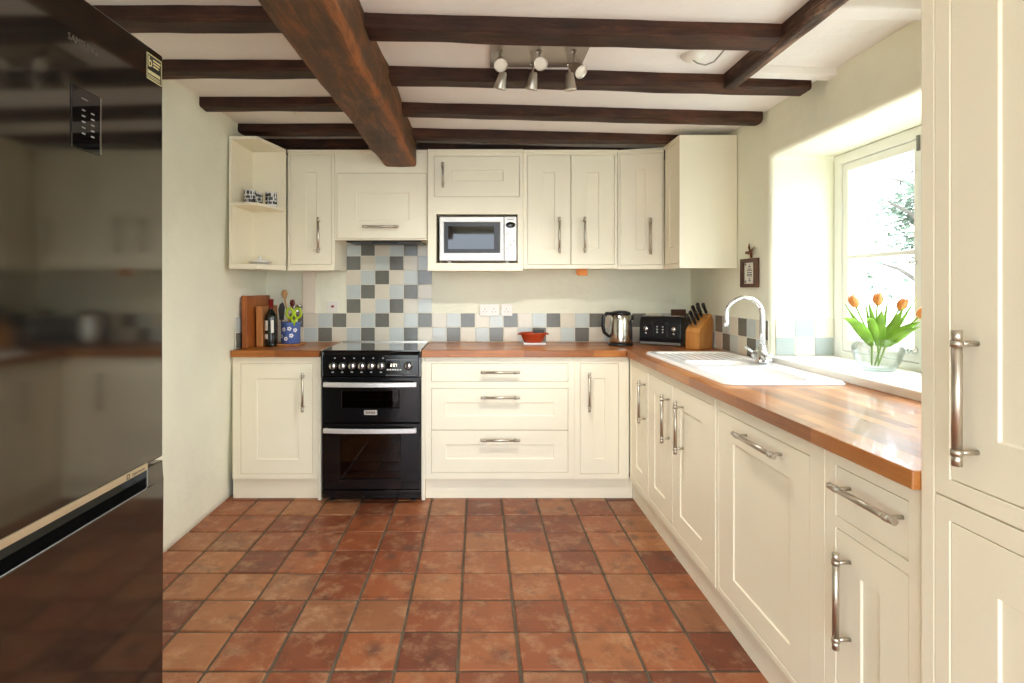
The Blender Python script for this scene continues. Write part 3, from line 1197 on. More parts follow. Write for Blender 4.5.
tiles('tiled_splashback', rightF(XR), lstB, 'tiled splashback on the wall behind the chrome tap')
lstC = []
xs_ = [XR + .024, XR + .122, XR + .222, FX - .002]
pat = [['C', 'M', 'C'], ['M', 'C', 'M']]
for r in range(2):
    for k in range(3):
        lstC.append((xs_[k], xs_[k + 1], .944 + r * .0925, .944 + (r + 1) * .0925, pat[1 - r][k]))
tiles('tiled_splashback', backF(WY1), lstC, 'six pale tiles on the side of the window recess beside the tulips')
lstD = []
for k in range(4):
    a = 3.325 + k * .115
    for r in range(2):
        lstD.append((a, min(a + .115, 3.79), TB + r * P_, TB + (r + 1) * P_, 'LDC'[(k + (1 - r)) % 3] if k == 0 else 'DLC'[(k + r) % 3]))
tiles('tiled_splashback', lambda u, v, w: (wall_x(1.0) + .006 + v, u, w), lstD, 'two rows of tiles on the left wall behind the chopping boards')

# ---------------------------------------------------------------- wall units
YU = 3.46
UF = backF(YU)


def ux(px):
    return wx(px, YU)


def uz(py):
    return wz(py, YU)


U0, U1 = uz(270), uz(151)
DU0, DU1 = uz(264.6), uz(154.8)
GW = 'cream wall cabinets'
cabinet('narrow cream wall cabinet with one door beside the open corner shelf', UF, ux(287.6), ux(334.6), U0, U1, .329,
        [dict(r=(ux(289.8), ux(331.8), DU0, DU1), p=(ux(305.5), ux(316.5), uz(249), uz(172)), h=(ux(319.5), uz(235.5), 'w', .225))], GW, name='wall_cabinet', cornice=True, pelmet=True)
cabinet('cream wall cabinet with a lift-up door above the cooker', UF, ux(334.9), ux(427.3), uz(240), U1, .329,
        [dict(r=(ux(336.8), ux(426.4), uz(238.8), uz(173)), p=(ux(356), ux(409), uz(220.5), uz(192.8)), h=(ux(381.5), uz(227), 'u', .228))], GW, name='wall_cabinet', cornice=True)
bm = BM()
box(bm, ux(344), ux(420), -.32, -.05, uz(240) - .009, uz(240) - .0005, UF)
box(bm, ux(370), ux(396), -.10, -.06, uz(240) - .016, uz(240) - .006, UF)
tag(obj('extractor_hood', bm, BLACKPL, bevel=.003), 'slim dark extractor hood under the cabinet above the cooker', 'hood')
UMF = backF(3.445)
um = lambda px: wx(px, 3.445)
umz = lambda py: wz(py, 3.445)
cabinet('cream wall cabinet holding the microwave in an open niche', UMF, um(427.8), um(523), umz(270.3), umz(150.5), .32,
        [dict(r=(um(434), um(519.5), umz(196.8), umz(156)), p=(um(452), um(503.5), umz(181), umz(170.5)), h=(um(443.2), umz(175.8), 'w', .158))], GW, name='wall_cabinet',
        niche=(um(436.2), um(517.6), umz(263), umz(214.2)), cornice=True, pelmet=True)
cabinet('cream double-door wall cabinet right of the microwave', UF, ux(523.2), ux(617.4), U0 + .012, U1, .329,
        [dict(r=(ux(527.5), ux(570.8), DU0, DU1), p=(ux(543), ux(555), uz(249), uz(172)), h=(ux(558.7), uz(235.5), 'w', .225)),
         dict(r=(ux(571.2), ux(614.5), DU0, DU1), p=(ux(587), ux(599), uz(249), uz(172)), h=(ux(584), uz(235.2), 'w', .225))], GW, name='wall_cabinet', cornice=True, pelmet=True)

# diagonal corner cabinet and the unit on the window wall
ax_, ay_ = ux(617.6), YU
bx_, by_ = 1.160, 3.395
dl = math.hypot(bx_ - ax_, by_ - ay_)
du = ((bx_ - ax_) / dl, (by_ - ay_) / dl)
dn = (du[1], -du[0])


def CF(u, v, w):
    return (ax_ + du[0] * u + dn[0] * v, ay_ + du[1] * u + dn[1] * v, w)


W0c, W1c = H + .122, H + .866
cabinet('cream corner wall cabinet with one angled door', CF, .001, dl - .004, W0c, W1c, .20,
        [dict(r=(.014, dl - .012, W0c + .022, W1c - .022), p=(.112, dl - .115, W0c + .12, W1c - .12), h=(dl - .086, H + .322, 'w', .225))], GW, name='wall_cabinet', cornice=True, pelmet=True)
RU = rightF(1.155)
t = cabinet('cream wall cabinet on the window wall with its plain side facing the room', RU, 3.125, 3.374, W0c - .004, W1c, .318,
            [dict(r=(3.145, 3.362, W0c + .022, W1c - .022), p=(3.22, 3.30, W0c + .12, W1c - .12))], GW, name='wall_cabinet', cornice=True, pelmet=True)
bm = BM()
box(bm, 1.147, XR - .004, 3.108, 3.124, H + .113, H + .872)
obj('end_panel', bm, CREAM, t, bevel=.0015)

# orange tag under the wall cabinets
bm = BM()
y_ = 3.50
box(bm, wx(578.5, y_), wx(587.5, y_), y_, y_ + .03, wz(275.6, y_), U0 + .0075)
box(bm, wx(577, y_), wx(578.6, y_), y_ + .004, y_ + .026, wz(274.8, y_), U0 + .0075)
tag(obj('plastic_clip', bm, ORANGE, bevel=.003), 'small orange plastic clip under the double-door wall cabinet', 'clip')

# open corner shelf -------------------------------------------------------
xl = wall_x(1.9) + .016
sh = thing('corner_shelf', 'open cream corner shelf unit with an angled front on the left wall', 'shelf', (-1.32, 3.3, H + .10))
xr_, y0_, y1_ = ux(287.2), 3.14, 3.448


def shelf_poly(i=0.0):
    return [(xl + .001, y0_ + i), (wx(257, 3.14), y0_ + i), (xr_ - .002, 3.43 + i * .2), (xr_ - .002, y1_ - .001), (xl + .001, y1_ - .001)]


for nm, z0, z1 in (('top_panel', H + .856, H + .874), ('shelf_board', H + .478, H + .494), ('bottom_panel', H + .110, H + .140)):
    bm = BM()
    prism(bm, shelf_poly(.004 if nm == 'shelf_board' else 0), z0, z1)
    obj(nm, bm, CREAM, sh, bevel=.002)
for z0, z1 in ((H + .1405, H + .4775), (H + .4945, H + .8555)):
    bm = BM()
    box(bm, xl + .001, xl + .018, y0_, y1_ - .017, z0, z1)
    obj('side_panel', bm, CREAM, sh, bevel=.001)
    bm = BM()
    box(bm, xl + .001, xr_ - .002, y1_ - .016, y1_, z0, z1)
    obj('back_panel', bm, CREAM, sh)

# ---------------------------------------------------------------- mugs and dish on the shelf
def mug(loc, label, seed, hang):
    z = loc[2]
    t_ = thing('mug', label, 'mug', loc, 'mugs on the corner shelf')
    b_ = BM()
    lathe(b_, [(0, z), (.031, z), (.033, z + .004), (.033, z + .088), (.030, z + .088), (.030, z + .008), (0, z + .008)], (loc[0], loc[1], 0), 24)
    bd = obj('body', b_, CERAM, t_)
    b_ = BM()
    rnd = random.Random(seed)
    for k in range(20):
        a = -2.9 + k * .15
        for q in range(3):
            if rnd.random() < .3:
                continue
            hgt = rnd.uniform(.012, .022)
            zz = z + .014 + q * .023
            p = [(loc[0] + 0.0336 * math.cos(a + s), loc[1] + 0.0336 * math.sin(a + s)) for s in (0, .13)]
            vs_ = [b_.verts.new((x_, yy_, h_)) for (x_, yy_), h_ in ((p[0], zz), (p[1], zz), (p[1], zz + hgt), (p[0], zz + hgt))]
            b_.faces.new(vs_)
    obj('printed_picture', b_, PRINT, bd, solid=.0006)
    b_ = BM()
    hc, hs_ = math.cos(hang), math.sin(hang)
    tube(b_, [(loc[0] + r_ * hc, loc[1] + r_ * hs_, z + zz_) for r_, zz_ in ((.031, .07), (.048, .066), (.053, .045), (.048, .026), (.031, .02))], .0045, 8)
    obj('handle', b_, CERAM, bd)


mug((wx(249.8, 3.25), 3.25, H + .4945), 'white mug with black and white picture, leftmost on the corner shelf', 1, 1.3)
mug((wx(257, 3.345), 3.345, H + .4945), 'white mug with black and white picture, middle of three on the shelf', 2, 1.5)
mug((wx(271.3, 3.33), 3.33, H + .4945), 'white mug with black and white picture, rightmost on the corner shelf', 3, 1.2)
bm = BM()
c = (wx(243.5, 3.35), 3.36, H + .4945)
lathe(bm, [(0, 0), (.022, 0), (.024, .004), (.026, .085), (.0245, .085), (.022, .006), (0, .006)], c, 20)
tag(obj('drinking_glass', bm, thin_glass('tumbler glass', (.9, .92, .9, 1), .1)), 'clear glass tumbler at the left end of the corner shelf', 'glass')
c = (wx(260.5, 3.30), 3.29, H + .1405)
t = thing('covered_dish', 'flat silver-rimmed dish with a low lid on the bottom of the corner shelf', 'dish', c)
bm = BM()
lathe(bm, [(0, .001), (.045, .001), (.066, .014), (.067, .017), (.045, .006), (0, .005)], c, 28)
obj('plate', bm, SILVERP, t)
bm = BM()
lathe(bm, [(.052, .0165), (.050, .022), (.03, .030), (.008, .033), (.006, .040), (.012, .046), (.008, .050), (0, .051)], c, 28)
obj('lid', bm, CERAM, t)

# ---------------------------------------------------------------- cooker
CX0, CX1, CYF = wx(320.9, 3.25), wx(420.7, 3.25), 3.25
CFm = backF(CYF)
cpx = lambda px: wx(px, CYF)
cpz = lambda py: wz(py, CYF)
ck = thing('cooker', 'black freestanding double oven cooker between the cream cabinets', 'cooker', ((CX0 + CX1) / 2, 3.5, 0))
bm = BM()
cav1, cav2 = (cpx(338), cpx(402), cpz(411), cpz(388)), (cpx(337), cpx(403), cpz(482), cpz(432))
holed(bm, CFm, CX0, CX1, .03, .905, [cav1, cav2], -.06, -.028)
box(bm, CX0, CX0 + .012, -.50, -.061, .03, .905, CFm)
box(bm, CX1 - .012, CX1, -.50, -.061, .03, .905, CFm)
box(bm, CX0 + .012, CX1 - .012, -.50, -.49, .03, .905, CFm)
box(bm, CX0 + .012, CX1 - .012, -.489, -.061, .03, .04, CFm)
box(bm, CX0 + .012, CX1 - .012, -.489, -.061, .89, .905, CFm)
body = obj('body', bm, BLACKEN, ck, bevel=.002)
for cv in (cav1, cav2):
    bm = BM()
    a, b, c, d = cv
    a, b, c, d = a - .002, b + .002, c - .002, d + .002
    for q in ((a - .004, a, -.42, -.062, c, d), (b, b + .004, -.42, -.062, c, d), (a, b, -.42, -.416, c, d), (a, b, -.42, -.062, c - .004, c), (a, b, -.42, -.062, d, d + .004)):
        box(bm, *q, CFm)
    cavo = obj('oven_cavity', bm, OVENIN, ck)
    for w in ((.33, .68) if cv is cav2 else (.35,)):
        zz = c + (d - c) * w
        b2 = BM()
        for k in range(15):
            x_ = a + .01 + (b - a - .02) * k / 14
            tube(b2, [CFm(x_, -.40, zz), CFm(x_, -.09, zz)], .0018, 6)
        tube(b2, [CFm(a + .002, -.09, zz), CFm(b - .002, -.09, zz)], .0035, 6)
        tube(b2, [CFm(a + .002, -.40, zz), CFm(b - .002, -.40, zz)], .0035, 6)
        obj('rack', b2, NICKEL, cavo)
# glass lid lying over the hob
bm = BM()
box(bm, CX0 + .004, CX1 - .004, -.50, -.004, .906, .914, CFm)
obj('hob_lid', bm, HOBGL, ck, bevel=.002)
bm = BM()
box(bm, CX0 + .004, CX1 - .004, -.506, -.500, .906, .922, CFm)
for s in (CX0 + .0005, CX1 - .0035):
    box(bm, s, s + .003, -.50, -.01, .906, .9145, CFm)
obj('lid_trim', bm, NICKEL, ck)
# control panel, raked back
bm = BM()
prof = [(.0, .760), (.0, .885), (-.010, .904), (-.04, .904), (-.04, .760)]
prism(bm, prof, CX0 + .012, CX1 - .012, lambda u, v, w: (w, CYF - u, v))
cp = obj('control_panel', bm, BLACKEN, ck, bevel=.003)
for s in (CX0, CX1 - .0115):
    bm = BM()
    prism(bm, [(.004, .757), (.004, .87), (-.012, .905), (-.05, .905), (-.05, .757)], s, s + .0115, lambda u, v, w: (w, CYF - u, v))
    obj('panel_cheek', bm, GUNM, cp, bevel=.003)
AXF = Matrix.Rotation(PI / 2, 3, 'X')
for px in (332.7, 342.2, 352.0, 361.5, 371.2, 381.0, 408.2):
    x_, z_ = cpx(px), cpz(366)
    b_ = BM()
    lathe(b_, [(.0255, 0), (.0255, .003), (.0215, .005), (.0215, .0055)], (x_, CYF, z_), 24, 0, AXF)
    lathe(b_, [(.0205, 0), (.0195, .010)], (x_, CYF, z_), 24, 1, AXF)
    lathe(b_, [(.0195, .010), (.0185, .016), (.0165, .0175), (0, .0175)], (x_, CYF, z_), 24, 0, AXF)
    box(b_, x_ - .0045, x_ + .0045, CYF - .030, CYF - .014, z_ - .018, z_ + .018, mi=1)
    obj('knob', b_, [STEEL, BLACKPL], cp)
marks = [(cpx(px) + .008, cpx(px) + .017, 358.8, 357.6) for px in (332.7, 342.2, 352.0, 361.5, 371.2, 381.0)]
marks += [(cpx(px) - .007, cpx(px) + .007, 372.7, 371.6) for px in (332.7, 342.2, 352.0, 361.5, 371.2, 381.0, 408.2)]
marks += [(cpx(386), cpx(416), 360.0, 359.7), (cpx(386), cpx(416), 375.4, 375.1)]
for (a, b, c, d) in marks:
    bm = BM()
    box(bm, a, b, .0002, .0012, cpz(c), cpz(d), CFm)
    obj('panel_mark', bm, PPRINT, cp)
bm = BM()
box(bm, cpx(387), cpx(402), .0001, .002, cpz(368.2), cpz(362.6), CFm)
dsp = obj('clock_display', bm, BLACKGL, cp)
bm = BM()


def seg7(bm_, s, u, w, hgt, v, Fm):
    on = {'0': 'abcdef', '1': 'bc', '2': 'abged', '3': 'abgcd', '4': 'fgbc', '5': 'afgcd', '6': 'afgedc', '7': 'abc', '8': 'abcdefg', '9': 'abcdfg'}
    wd, th = hgt * .5, hgt * .13
    for ch in s:
        if ch == ':':
            for q in (.25, .65):
                box(bm_, u, u + th, v, v + .0006, w + hgt * q, w + hgt * q + th, Fm)
            u += th * 2.2
            continue
        R_ = {'a': (0, wd, hgt - th, hgt), 'd': (0, wd, 0, th), 'g': (0, wd, hgt / 2 - th / 2, hgt / 2 + th / 2), 'f': (0, th, hgt / 2, hgt), 'e': (0, th, 0, hgt / 2), 'b': (wd - th, wd, hgt / 2, hgt), 'c': (wd - th, wd, 0, hgt / 2)}
        for k in on[ch]:
            q = R_[k]
            box(bm_, u + q[0], u + q[1], v, v + .0006, w + q[2], w + q[3], Fm)
        u += wd * 1.45


seg7(bm, '2:07', cpx(390.6), cpz(366.6), .0165, .0022, CFm)
obj('digit', bm, DISPLAY, dsp)
bm = BM()
for k in range(6):
    box(bm, cpx(387.0 + k * 2.55), cpx(388.7 + k * 2.55), .0002, .004, cpz(370.3), cpz(369.0), CFm)
obj('timer_button', bm, SILVERP, cp)


def curved_bar(bm_, x0, x1, zc, hgt, v0, bow, Fm, n=16):
    """flat oven pull, bowed outward in the middle and returned to the door at both ends"""
    pts = []
    for k in range(n + 1):
        s = k / n
        pts.append((x0 + (x1 - x0) * s, v0 + bow * (1 - (2 * s - 1) ** 2)))
    outer = pts
    inner = [(p[0], p[1] - .012) for p in reversed(pts)]
    prism(bm_, outer + inner, zc - hgt / 2, zc + hgt / 2, Fm)
    for x_ in (x0 + .012, x1 - .012):
        box(bm_, x_ - .012, x_ + .012, .001, v0 - .002, zc - hgt / 2 + .002, zc + hgt / 2 - .002, Fm)


for nm, py0, py1, hz, cv in (('upper', 377.4, 422.6, 384.0, cav1), ('lower', 423.6, 489.5, 429.8, cav2)):
    a, b, c, d = CX0 + .006, CX1 - .006, cpz(py1), cpz(py0)
    win = (cpx(342), cpx(399), cpz(408), cpz(391)) if nm == 'upper' else (cpx(340), cpx(400), cpz(479), cpz(434))
    bm = BM()
    holed(bm, CFm, a, b, c, d, [win], -.026, 0)
    dr = obj('oven_door', bm, BLACKEN, ck, bevel=.004)
    bm = BM()
    box(bm, win[0] - .001 + .002, win[1] - .001, -.006, -.002, win[2] + .001, win[3] - .001, CFm)
    obj('oven_window', bm, OVENPANE, dr)
    bm = BM()
    curved_bar(bm, cpx(324.3), cpx(416.8), cpz(hz), .029, .030, .014, CFm)
    obj('handle', bm, simple('silver handle', lin(216, 214, 210), .3, .5), dr, bevel=.004)
    if nm == 'upper':
        bm = BM()
        box(bm, cpx(364), cpx(377.2), .0002, .002, cpz(415), cpz(410), CFm)
        bg = obj('badge', bm, NICKEL, dr, bevel=.001)
        bm = BM()
        for k in range(6):
            box(bm, cpx(366 + k * 1.6), cpx(367 + k * 1.6), .002, .0026, cpz(413.6), cpz(411.5), CFm)
        obj('badge_mark', bm, PRINT, bg)
bm = BM()
prism(bm, [(CX0 + .006, -.012), (CX1 - .006, -.012), (CX1 - .006, 0), ((CX0 + CX1) / 2, .006), (CX0 + .006, 0)], .034, cpz(490.2), CFm)
obj('kick_panel', bm, BLACKEN, ck, bevel=.003)
for x_ in (CX0 + .05, CX1 - .05):
    for v in (-.07, -.44):
        bm = BM()
        lathe(bm, [(0, 0), (.018, 0), (.018, .006), (.010, .008), (.010, .029), (0, .029)], CFm(x_, v, .0005), 14)
        obj('foot', bm, BLACKPL, ck)

# ---------------------------------------------------------------- microwave
MYF = 3.452
MF = backF(MYF)
mx_ = lambda px: wx(px, MYF)
mz_ = lambda py: wz(py, MYF)
zf = umz(263) + .0005
mw = thing('microwave', 'silver microwave oven in the niche of the wall cabinet', 'microwave', (mx_(478), 3.6, zf))
mzb = zf + .012
bm = BM()
box(bm, mx_(439.2), mx_(516.6), -.27, -.02, mzb, mz_(216.4), MF)
obj('body', bm, SILVERP, mw, bevel=.006)
wn = (mx_(444), mx_(499.8), mz_(252.8), mz_(222.2))
bm = BM()
holed(bm, MF, mx_(439.4), mx_(504), mzb + .002, mz_(216.6), [wn], -.019, 0)
md = obj('door', bm, SILVERP, mw, bevel=.005, seg=3)
bm = BM()
holed(bm, MF, wn[0], wn[1], wn[2], wn[3], [(mx_(448), mx_(494), mz_(249), mz_(226))], -.012, -.002)
fr_ = obj('window_surround', bm, BLACKPL, md)
bm = BM()
box(bm, mx_(448), mx_(494), -.008, -.005, mz_(249), mz_(226), MF)
obj('window_glass', bm, BLACKGL, md)
bm = BM()
box(bm, mx_(504.4), mx_(516.6), -.019, 0, mzb + .002, mz_(216.6), MF)
mp_ = obj('control_panel', bm, SILVERP, mw, bevel=.003)
bm = BM()
lathe(bm, [(0, .003), (.026, .003), (.031, .0005), (.031, -.002), (0, -.002)], (mx_(510.6), MYF, mz_(225)), 28, 0, AXF, 1.0, .62)
obj('oval_display', bm, BLACKGL, mp_)
bm = BM()
box(bm, mx_(507.3), mx_(513.8), .0002, .0012, mz_(219.6), mz_(218.8), MF)
obj('maker_mark', bm, GREYPL, mp_)
for r in range(5):
    for q in range(3):
        bm = BM()
        cx_, cz_ = mx_(507.2 + q * 3.5), mz_(233.5 + r * 3.7)
        box(bm, cx_ - .0085, cx_ + .0085, .0002, .002, cz_ - .008, cz_ + .008, MF)
        obj('button', bm, SILVERP if (r + q) % 4 else simple('pale button', lin(206, 206, 200), .4), mp_, bevel=.001)
bm = BM()
box(bm, mx_(505.8), mx_(515.4), .0002, .003, mz_(257.6), mz_(253.6), MF)
obj('release_button', bm, SILVERP, mp_, bevel=.002)
for px in (449, 507):
    for v in (-.03, -.22):
        bm = BM()
        lathe(bm, [(0, 0), (.011, 0), (.014, .0115), (0, .0115)], MF(mx_(px), v, zf), 14)
        obj('foot', bm, SILVERP, mw)

# ---------------------------------------------------------------- fridge freezer
XFr = -.80
FF = lambda u, v, w: (XFr + v, u, w)
fr = thing('fridge_freezer', 'tall dark metallic fridge freezer at the left edge', 'fridge', (-1.12, 1.09, 0))
FY0, FY1 = .79, 1.386
bm = BM()
box(bm, FY0 + .003, FY1 - .003, -.63, -.062, .03, H + .585, FF)
obj('cabinet', bm, simple('fridge side', lin(60, 56, 50), .35, .4), fr, bevel=.004)
ZG = H - .4275
bm = BM()
box(bm, FY0, FY1, -.06, 0, ZG + .001, H + .588, FF)
ud = obj('door', bm, FRIDGE, fr, bevel=.004, seg=3)
# lower door with the scooped grip along its top edge
bm = BM()
GY = 1.322
ZR = H - .485
box(bm, FY0, FY1, -.06, 0, .05, ZR, FF)
box(bm, GY, FY1, -.06, 0, ZR, ZG - .008, FF)
bmesh.ops.remove_doubles(bm, verts=bm.verts, dist=1e-5)
ld = obj('door', bm, FRIDGE, fr, bevel=.003, seg=3)
bm = BM()
prism(bm, [(-.058, ZR + .0005), (-.004, ZR + .0005), (-.030, ZR + .012), (-.040, ZG - .02), (-.040, ZG - .004), (-.058, ZG - .004)], FY0 + .002, GY - .001, lambda u, v, w: (XFr + u, w, v))
obj('grip_recess', bm, FRIDGED, ld)
bm = BM()
tube(bm, [FF(FY0 + .002, .0, ZR + .001), FF(GY - .006, .0, ZR + .001), FF(GY - .001, .0, ZR + .006), FF(GY - .001, 0, ZG - .012)], .0012, 6)
obj('grip_edging', bm, GREYPL, ld)
bm = BM()
box(bm, FY0 + .001, GY - .004, -.004, .0035, ZG - .0105, ZG + .006, FF)
gs = obj('trim_strip', bm, GOLD, ud, bevel=.0015)
bm = BM()
text_bm(bm, 'Digital Inverter', .0100, FF, 1.258, ZG - .0062, .0035, .0003, squash=.78)
holed(bm, FF, 1.238, 1.248, ZG - .008, ZG + .003, [(1.240, 1.246, ZG - .006, ZG + .001)], .0033, .004)
obj('lettering', bm, PRINT, gs)
dpz0, dpz1 = H + .279, H + .4025
bm = BM()
box(bm, 1.072, 1.1525, -.001, .0025, dpz0, dpz1, FF)
dp = obj('control_display', bm, BLACKGL, ud, bevel=.004, seg=3, angle=60)
bm = BM()
box(bm, 1.1526, 1.1555, -.001, .003, dpz0 + .002, dpz1 - .002, FF)
obj('display_edge', bm, STEEL, dp)
for k in range(5):
    for q in range(2):
        bm = BM()
        u_ = 1.099 + q * .026
        z_ = H + .358 - k * .0118
        box(bm, u_, u_ + .009, .0026, .0034, z_, z_ + .0026, FF)
        obj('touch_key', bm, simple('key grey', lin(150, 148, 140), .5) if (k + q) % 3 else GREYPL, dp)
bm = BM()
box(bm, 1.098, 1.116, .0026, .0030, H + .3815, H + .3830, FF)
obj('display_mark', bm, GREYPL, dp)
bm = BM()
text_bm(bm, 'SAMSUNG', .0195, FF, 1.064, H + .487, .0002, .0008, squash=.93)
obj('lettering', bm, simple('badge grey', lin(120, 112, 100), .3, .6), ud)
bm = BM()
sk = (1.317, 1.380, H + .507, H + .5715)
box(bm, sk[0], sk[1], .0001, .0006, sk[2], sk[3], FF)
st = obj('sticker', bm, simple('sticker black', lin(20, 18, 15), .4), ud)
GP = simple('sticker gold', lin(226, 214, 160), .5)
bm = BM()
holed(bm, FF, sk[0] + .001, sk[1] - .001, sk[2] + .001, sk[3] - .001, [(sk[0] + .0025, sk[1] - .0025, sk[2] + .0035, sk[3] - .003)], .0006, .0010)
text_bm(bm, 'b', .036, FF, sk[0] + .006, sk[2] + .033, .0006, .0004, .95)
for k in range(3):
    box(bm, sk[0] + .026, sk[1] - .006 - k * .004, .0006, .0010, sk[2] + .051 - k * .0075, sk[2] + .0545 - k * .0075, FF)
for k in range(9):
    u_ = sk[0] + .006 + k * .0056
    holed(bm, FF, u_, u_ + .0042, sk[2] + .016, sk[2] + .0235, [(u_ + .0013, u_ + .0029, sk[2] + .0185, sk[2] + .022)], .0006, .0010)
for k in range(2):
    box(bm, sk[0] + .006, sk[1] - .008, .0006, .0010, sk[2] + .0065 + k * .004, sk[2] + .008 + k * .004, FF)
obj('sticker_print', bm, GP, st)
for u_ in (FY0 + .06, FY1 - .06):
    for v in (-.09, -.58):
        bm = BM()
        lathe(bm, [(0, 0), (.018, 0), (.018, .03), (0, .03)], FF(u_, v, .0003), 12)
        obj('foot', bm, BLACKPL, fr)

# ---------------------------------------------------------------- sink
bm = BM()


def sdr(x, y, x0, x1, y0, y1, r):
    cx_, cy_ = (x0 + x1) / 2, (y0 + y1) / 2
    qx, qy = abs(x - cx_) - (x1 - x0) / 2 + r, abs(y - cy_) - (y1 - y0) / 2 + r
    return math.hypot(max(qx, 0), max(qy, 0)) + min(max(qx, qy), 0) - r


def sst(a, b, x):
    t_ = max(0, min(1, (x - a) / (b - a)))
    return t_ * t_ * (3 - 2 * t_)


ZS = ZT + .0135
main_b = (SX0 + .065, SX1 - .105, SY0 + .075, SY0 + .455, .06)
half_b = (SX0 + .085, SX1 - .125, SY0 + .505, SY0 + .665, .05)
drain = (SX0 + .05, SX1 - .05, SY0 + .70, SY1 - .04, .05)
shelf_ = (SX0 + .035, SX1 - .03, SY0 + .035, SY1 - .03, .06)


def sink_z(x, y):
    z_ = ZS
    z_ -= .006 * (1 - sst(-.018, -.004, sdr(x, y, *shelf_)))
    z_ -= .165 * (1 - sst(-.026, .004, sdr(x, y, *main_b)))
    z_ -= .095 * (1 - sst(-.022, .004, sdr(x, y, *half_b)))
    dd = sdr(x, y, *drain)
    if dd < 0:
        k = 1 - sst(-.02, -.004, dd)
        z_ -= .002 * k + .0028 * k * (.5 + .5 * math.cos((x - SX0) * 2 * PI / .042))
    e = -sdr(x, y, SX0, SX1, SY0, SY1, .05)
    z_ -= .010 * (1 - sst(0, .012, e)) if e < .012 else 0
    return z_


nx, ny = 92, 196
gv = []
for i in range(nx + 1):
    row = []
    for j in range(ny + 1):
        x = SX0 + (SX1 - SX0) * i / nx
        y = SY0 + (SY1 - SY0) * j / ny
        d = sdr(x, y, SX0, SX1, SY0, SY1, .05)
        if d > 0:                      # pull the corner into the rounded outline
            cx_ = min(max(x, SX0 + .05), SX1 - .05)
            cy_ = min(max(y, SY0 + .05), SY1 - .05)
            v = Vector((x - cx_, y - cy_)).normalized() * .05
            x, y = cx_ + v.x, cy_ + v.y
        row.append(bm.verts.new((x, y, sink_z(x, y))))
    gv.append(row)
for i in range(nx):
    for j in range(ny):
        bm.faces.new((gv[i][j], gv[i + 1][j], gv[i + 1][j + 1], gv[i][j + 1])).smooth = True
edge = [gv[i][0] for i in range(nx + 1)] + [gv[nx][j] for j in range(1, ny + 1)] + [gv[i][ny] for i in range(nx - 1, -1, -1)] + [gv[0][j] for j in range(ny - 1, 0, -1)]
low = [bm.verts.new((v.co.x, v.co.y, ZT + .0006)) for v in edge]
for k in range(len(edge)):
    bm.faces.new((edge[k], edge[(k + 1) % len(edge)], low[(k + 1) % len(edge)], low[k]))
sk_t = thing('sink', 'white ceramic inset sink with one and a half bowls and drainer', 'sink', ((SX0 + SX1) / 2, (SY0 + SY1) / 2, ZT))
so = obj('basin', bm, CERAM, sk_t)
for (b_, z_) in ((main_b, ZS - .166), (half_b, ZS - .098)):
    bm = BM()
    lathe(bm, [(0, .001), (.02, .001), (.038, .003), (.042, .001), (.042, -.004)], ((b_[0] + b_[1]) / 2, (b_[2] + b_[3]) / 2, z_ - .003), 24)
    obj('plug_hole', bm, CHROME, sk_t)

# ---------------------------------------------------------------- tap
TX, TY = 1.388, 2.665
tz = ZS - .003
tp = thing('kitchen_tap', 'chrome swan-neck mixer tap standing on the sink rim', 'tap', (TX, TY, tz))
bm = BM()
lathe(bm, [(0, 0), (.032, 0), (.032, .006), (.024, .012), (.024, .05), (.020, .06), (.016, .075), (.016, .085), (0, .085)], (TX, TY, tz), 24)
tube(bm, [(TX, TY - .055, tz + .034), (TX, TY + .055, tz + .034)], [.018, .018], 16)
obj('base', bm, CHROME, tp)
bm = BM()
pts = [(TX, TY, tz + .07), (TX, TY, tz + .16), (TX, TY, tz + .235)]
rr_ = .084
for k in range(1, 15):
    a = PI * k / 14
    pts.append((TX - rr_ + rr_ * math.cos(a), TY + .02 * k / 14, tz + .235 + rr_ * math.sin(a)))
pts.append((TX - 2 * rr_ + .002, TY + .021, tz + .205))
pts.append((TX - 2 * rr_ + .003, TY + .021, tz + .175))
tube(bm, pts, [.0135, .0125] + [.0118] * (len(pts) - 4) + [.0125, .0128], 16)
sp = obj('spout', bm, CHROME, tp)
for s in (-1, 1):
    bm = BM()
    y = TY + s * .062
    lathe(bm, [(0, -.012), (.020, -.012), (.020, .012), (.012, .016), (0, .016)], (TX, y, tz + .034), 18, 0, Matrix.Rotation(-s * PI / 2, 3, 'X'))
    tube(bm, [(TX, y + s * .004, tz + .034), (TX - .02, y + s * .012, tz + .05), (TX - .045, y + s * .018, tz + .072)], [.007, .006, .0075], 10)
    obj('lever', bm, CHROME, tp)

# ---------------------------------------------------------------- kettle
KX, KY = wx(621.5, 3.56), 3.58
z = ZT + .0005
kt = thing('electric_kettle', 'polished steel electric kettle with a black handle', 'kettle', (KX, KY, z))
bm = BM()
lathe(bm, [(0, 0), (.078, 0), (.080, .006), (.076, .016), (.070, .018), (0, .018)], (KX, KY, z), 32)
obj('base', bm, BLACKPL, kt)
bm = BM()
lathe(bm, [(.066, .0185), (.074, .022), (.075, .03), (.074, .10), (.070, .16), (.066, .195), (.062, .200), (0, .200)], (KX, KY, z), 40)
prism(bm, [(KX + .04, KY - .03), (KX + .085, KY), (KX + .04, KY + .03)], z + .165, z + .197)
obj('body', bm, STEEL, kt)
bm = BM()
lathe(bm, [(0, .2005), (.062, .2005), (.066, .206), (.060, .218), (.03, .226), (0, .227)], (KX, KY, z), 32)
obj('lid', bm, BLACKPL, kt)
bm = BM()
hx = KX - .066
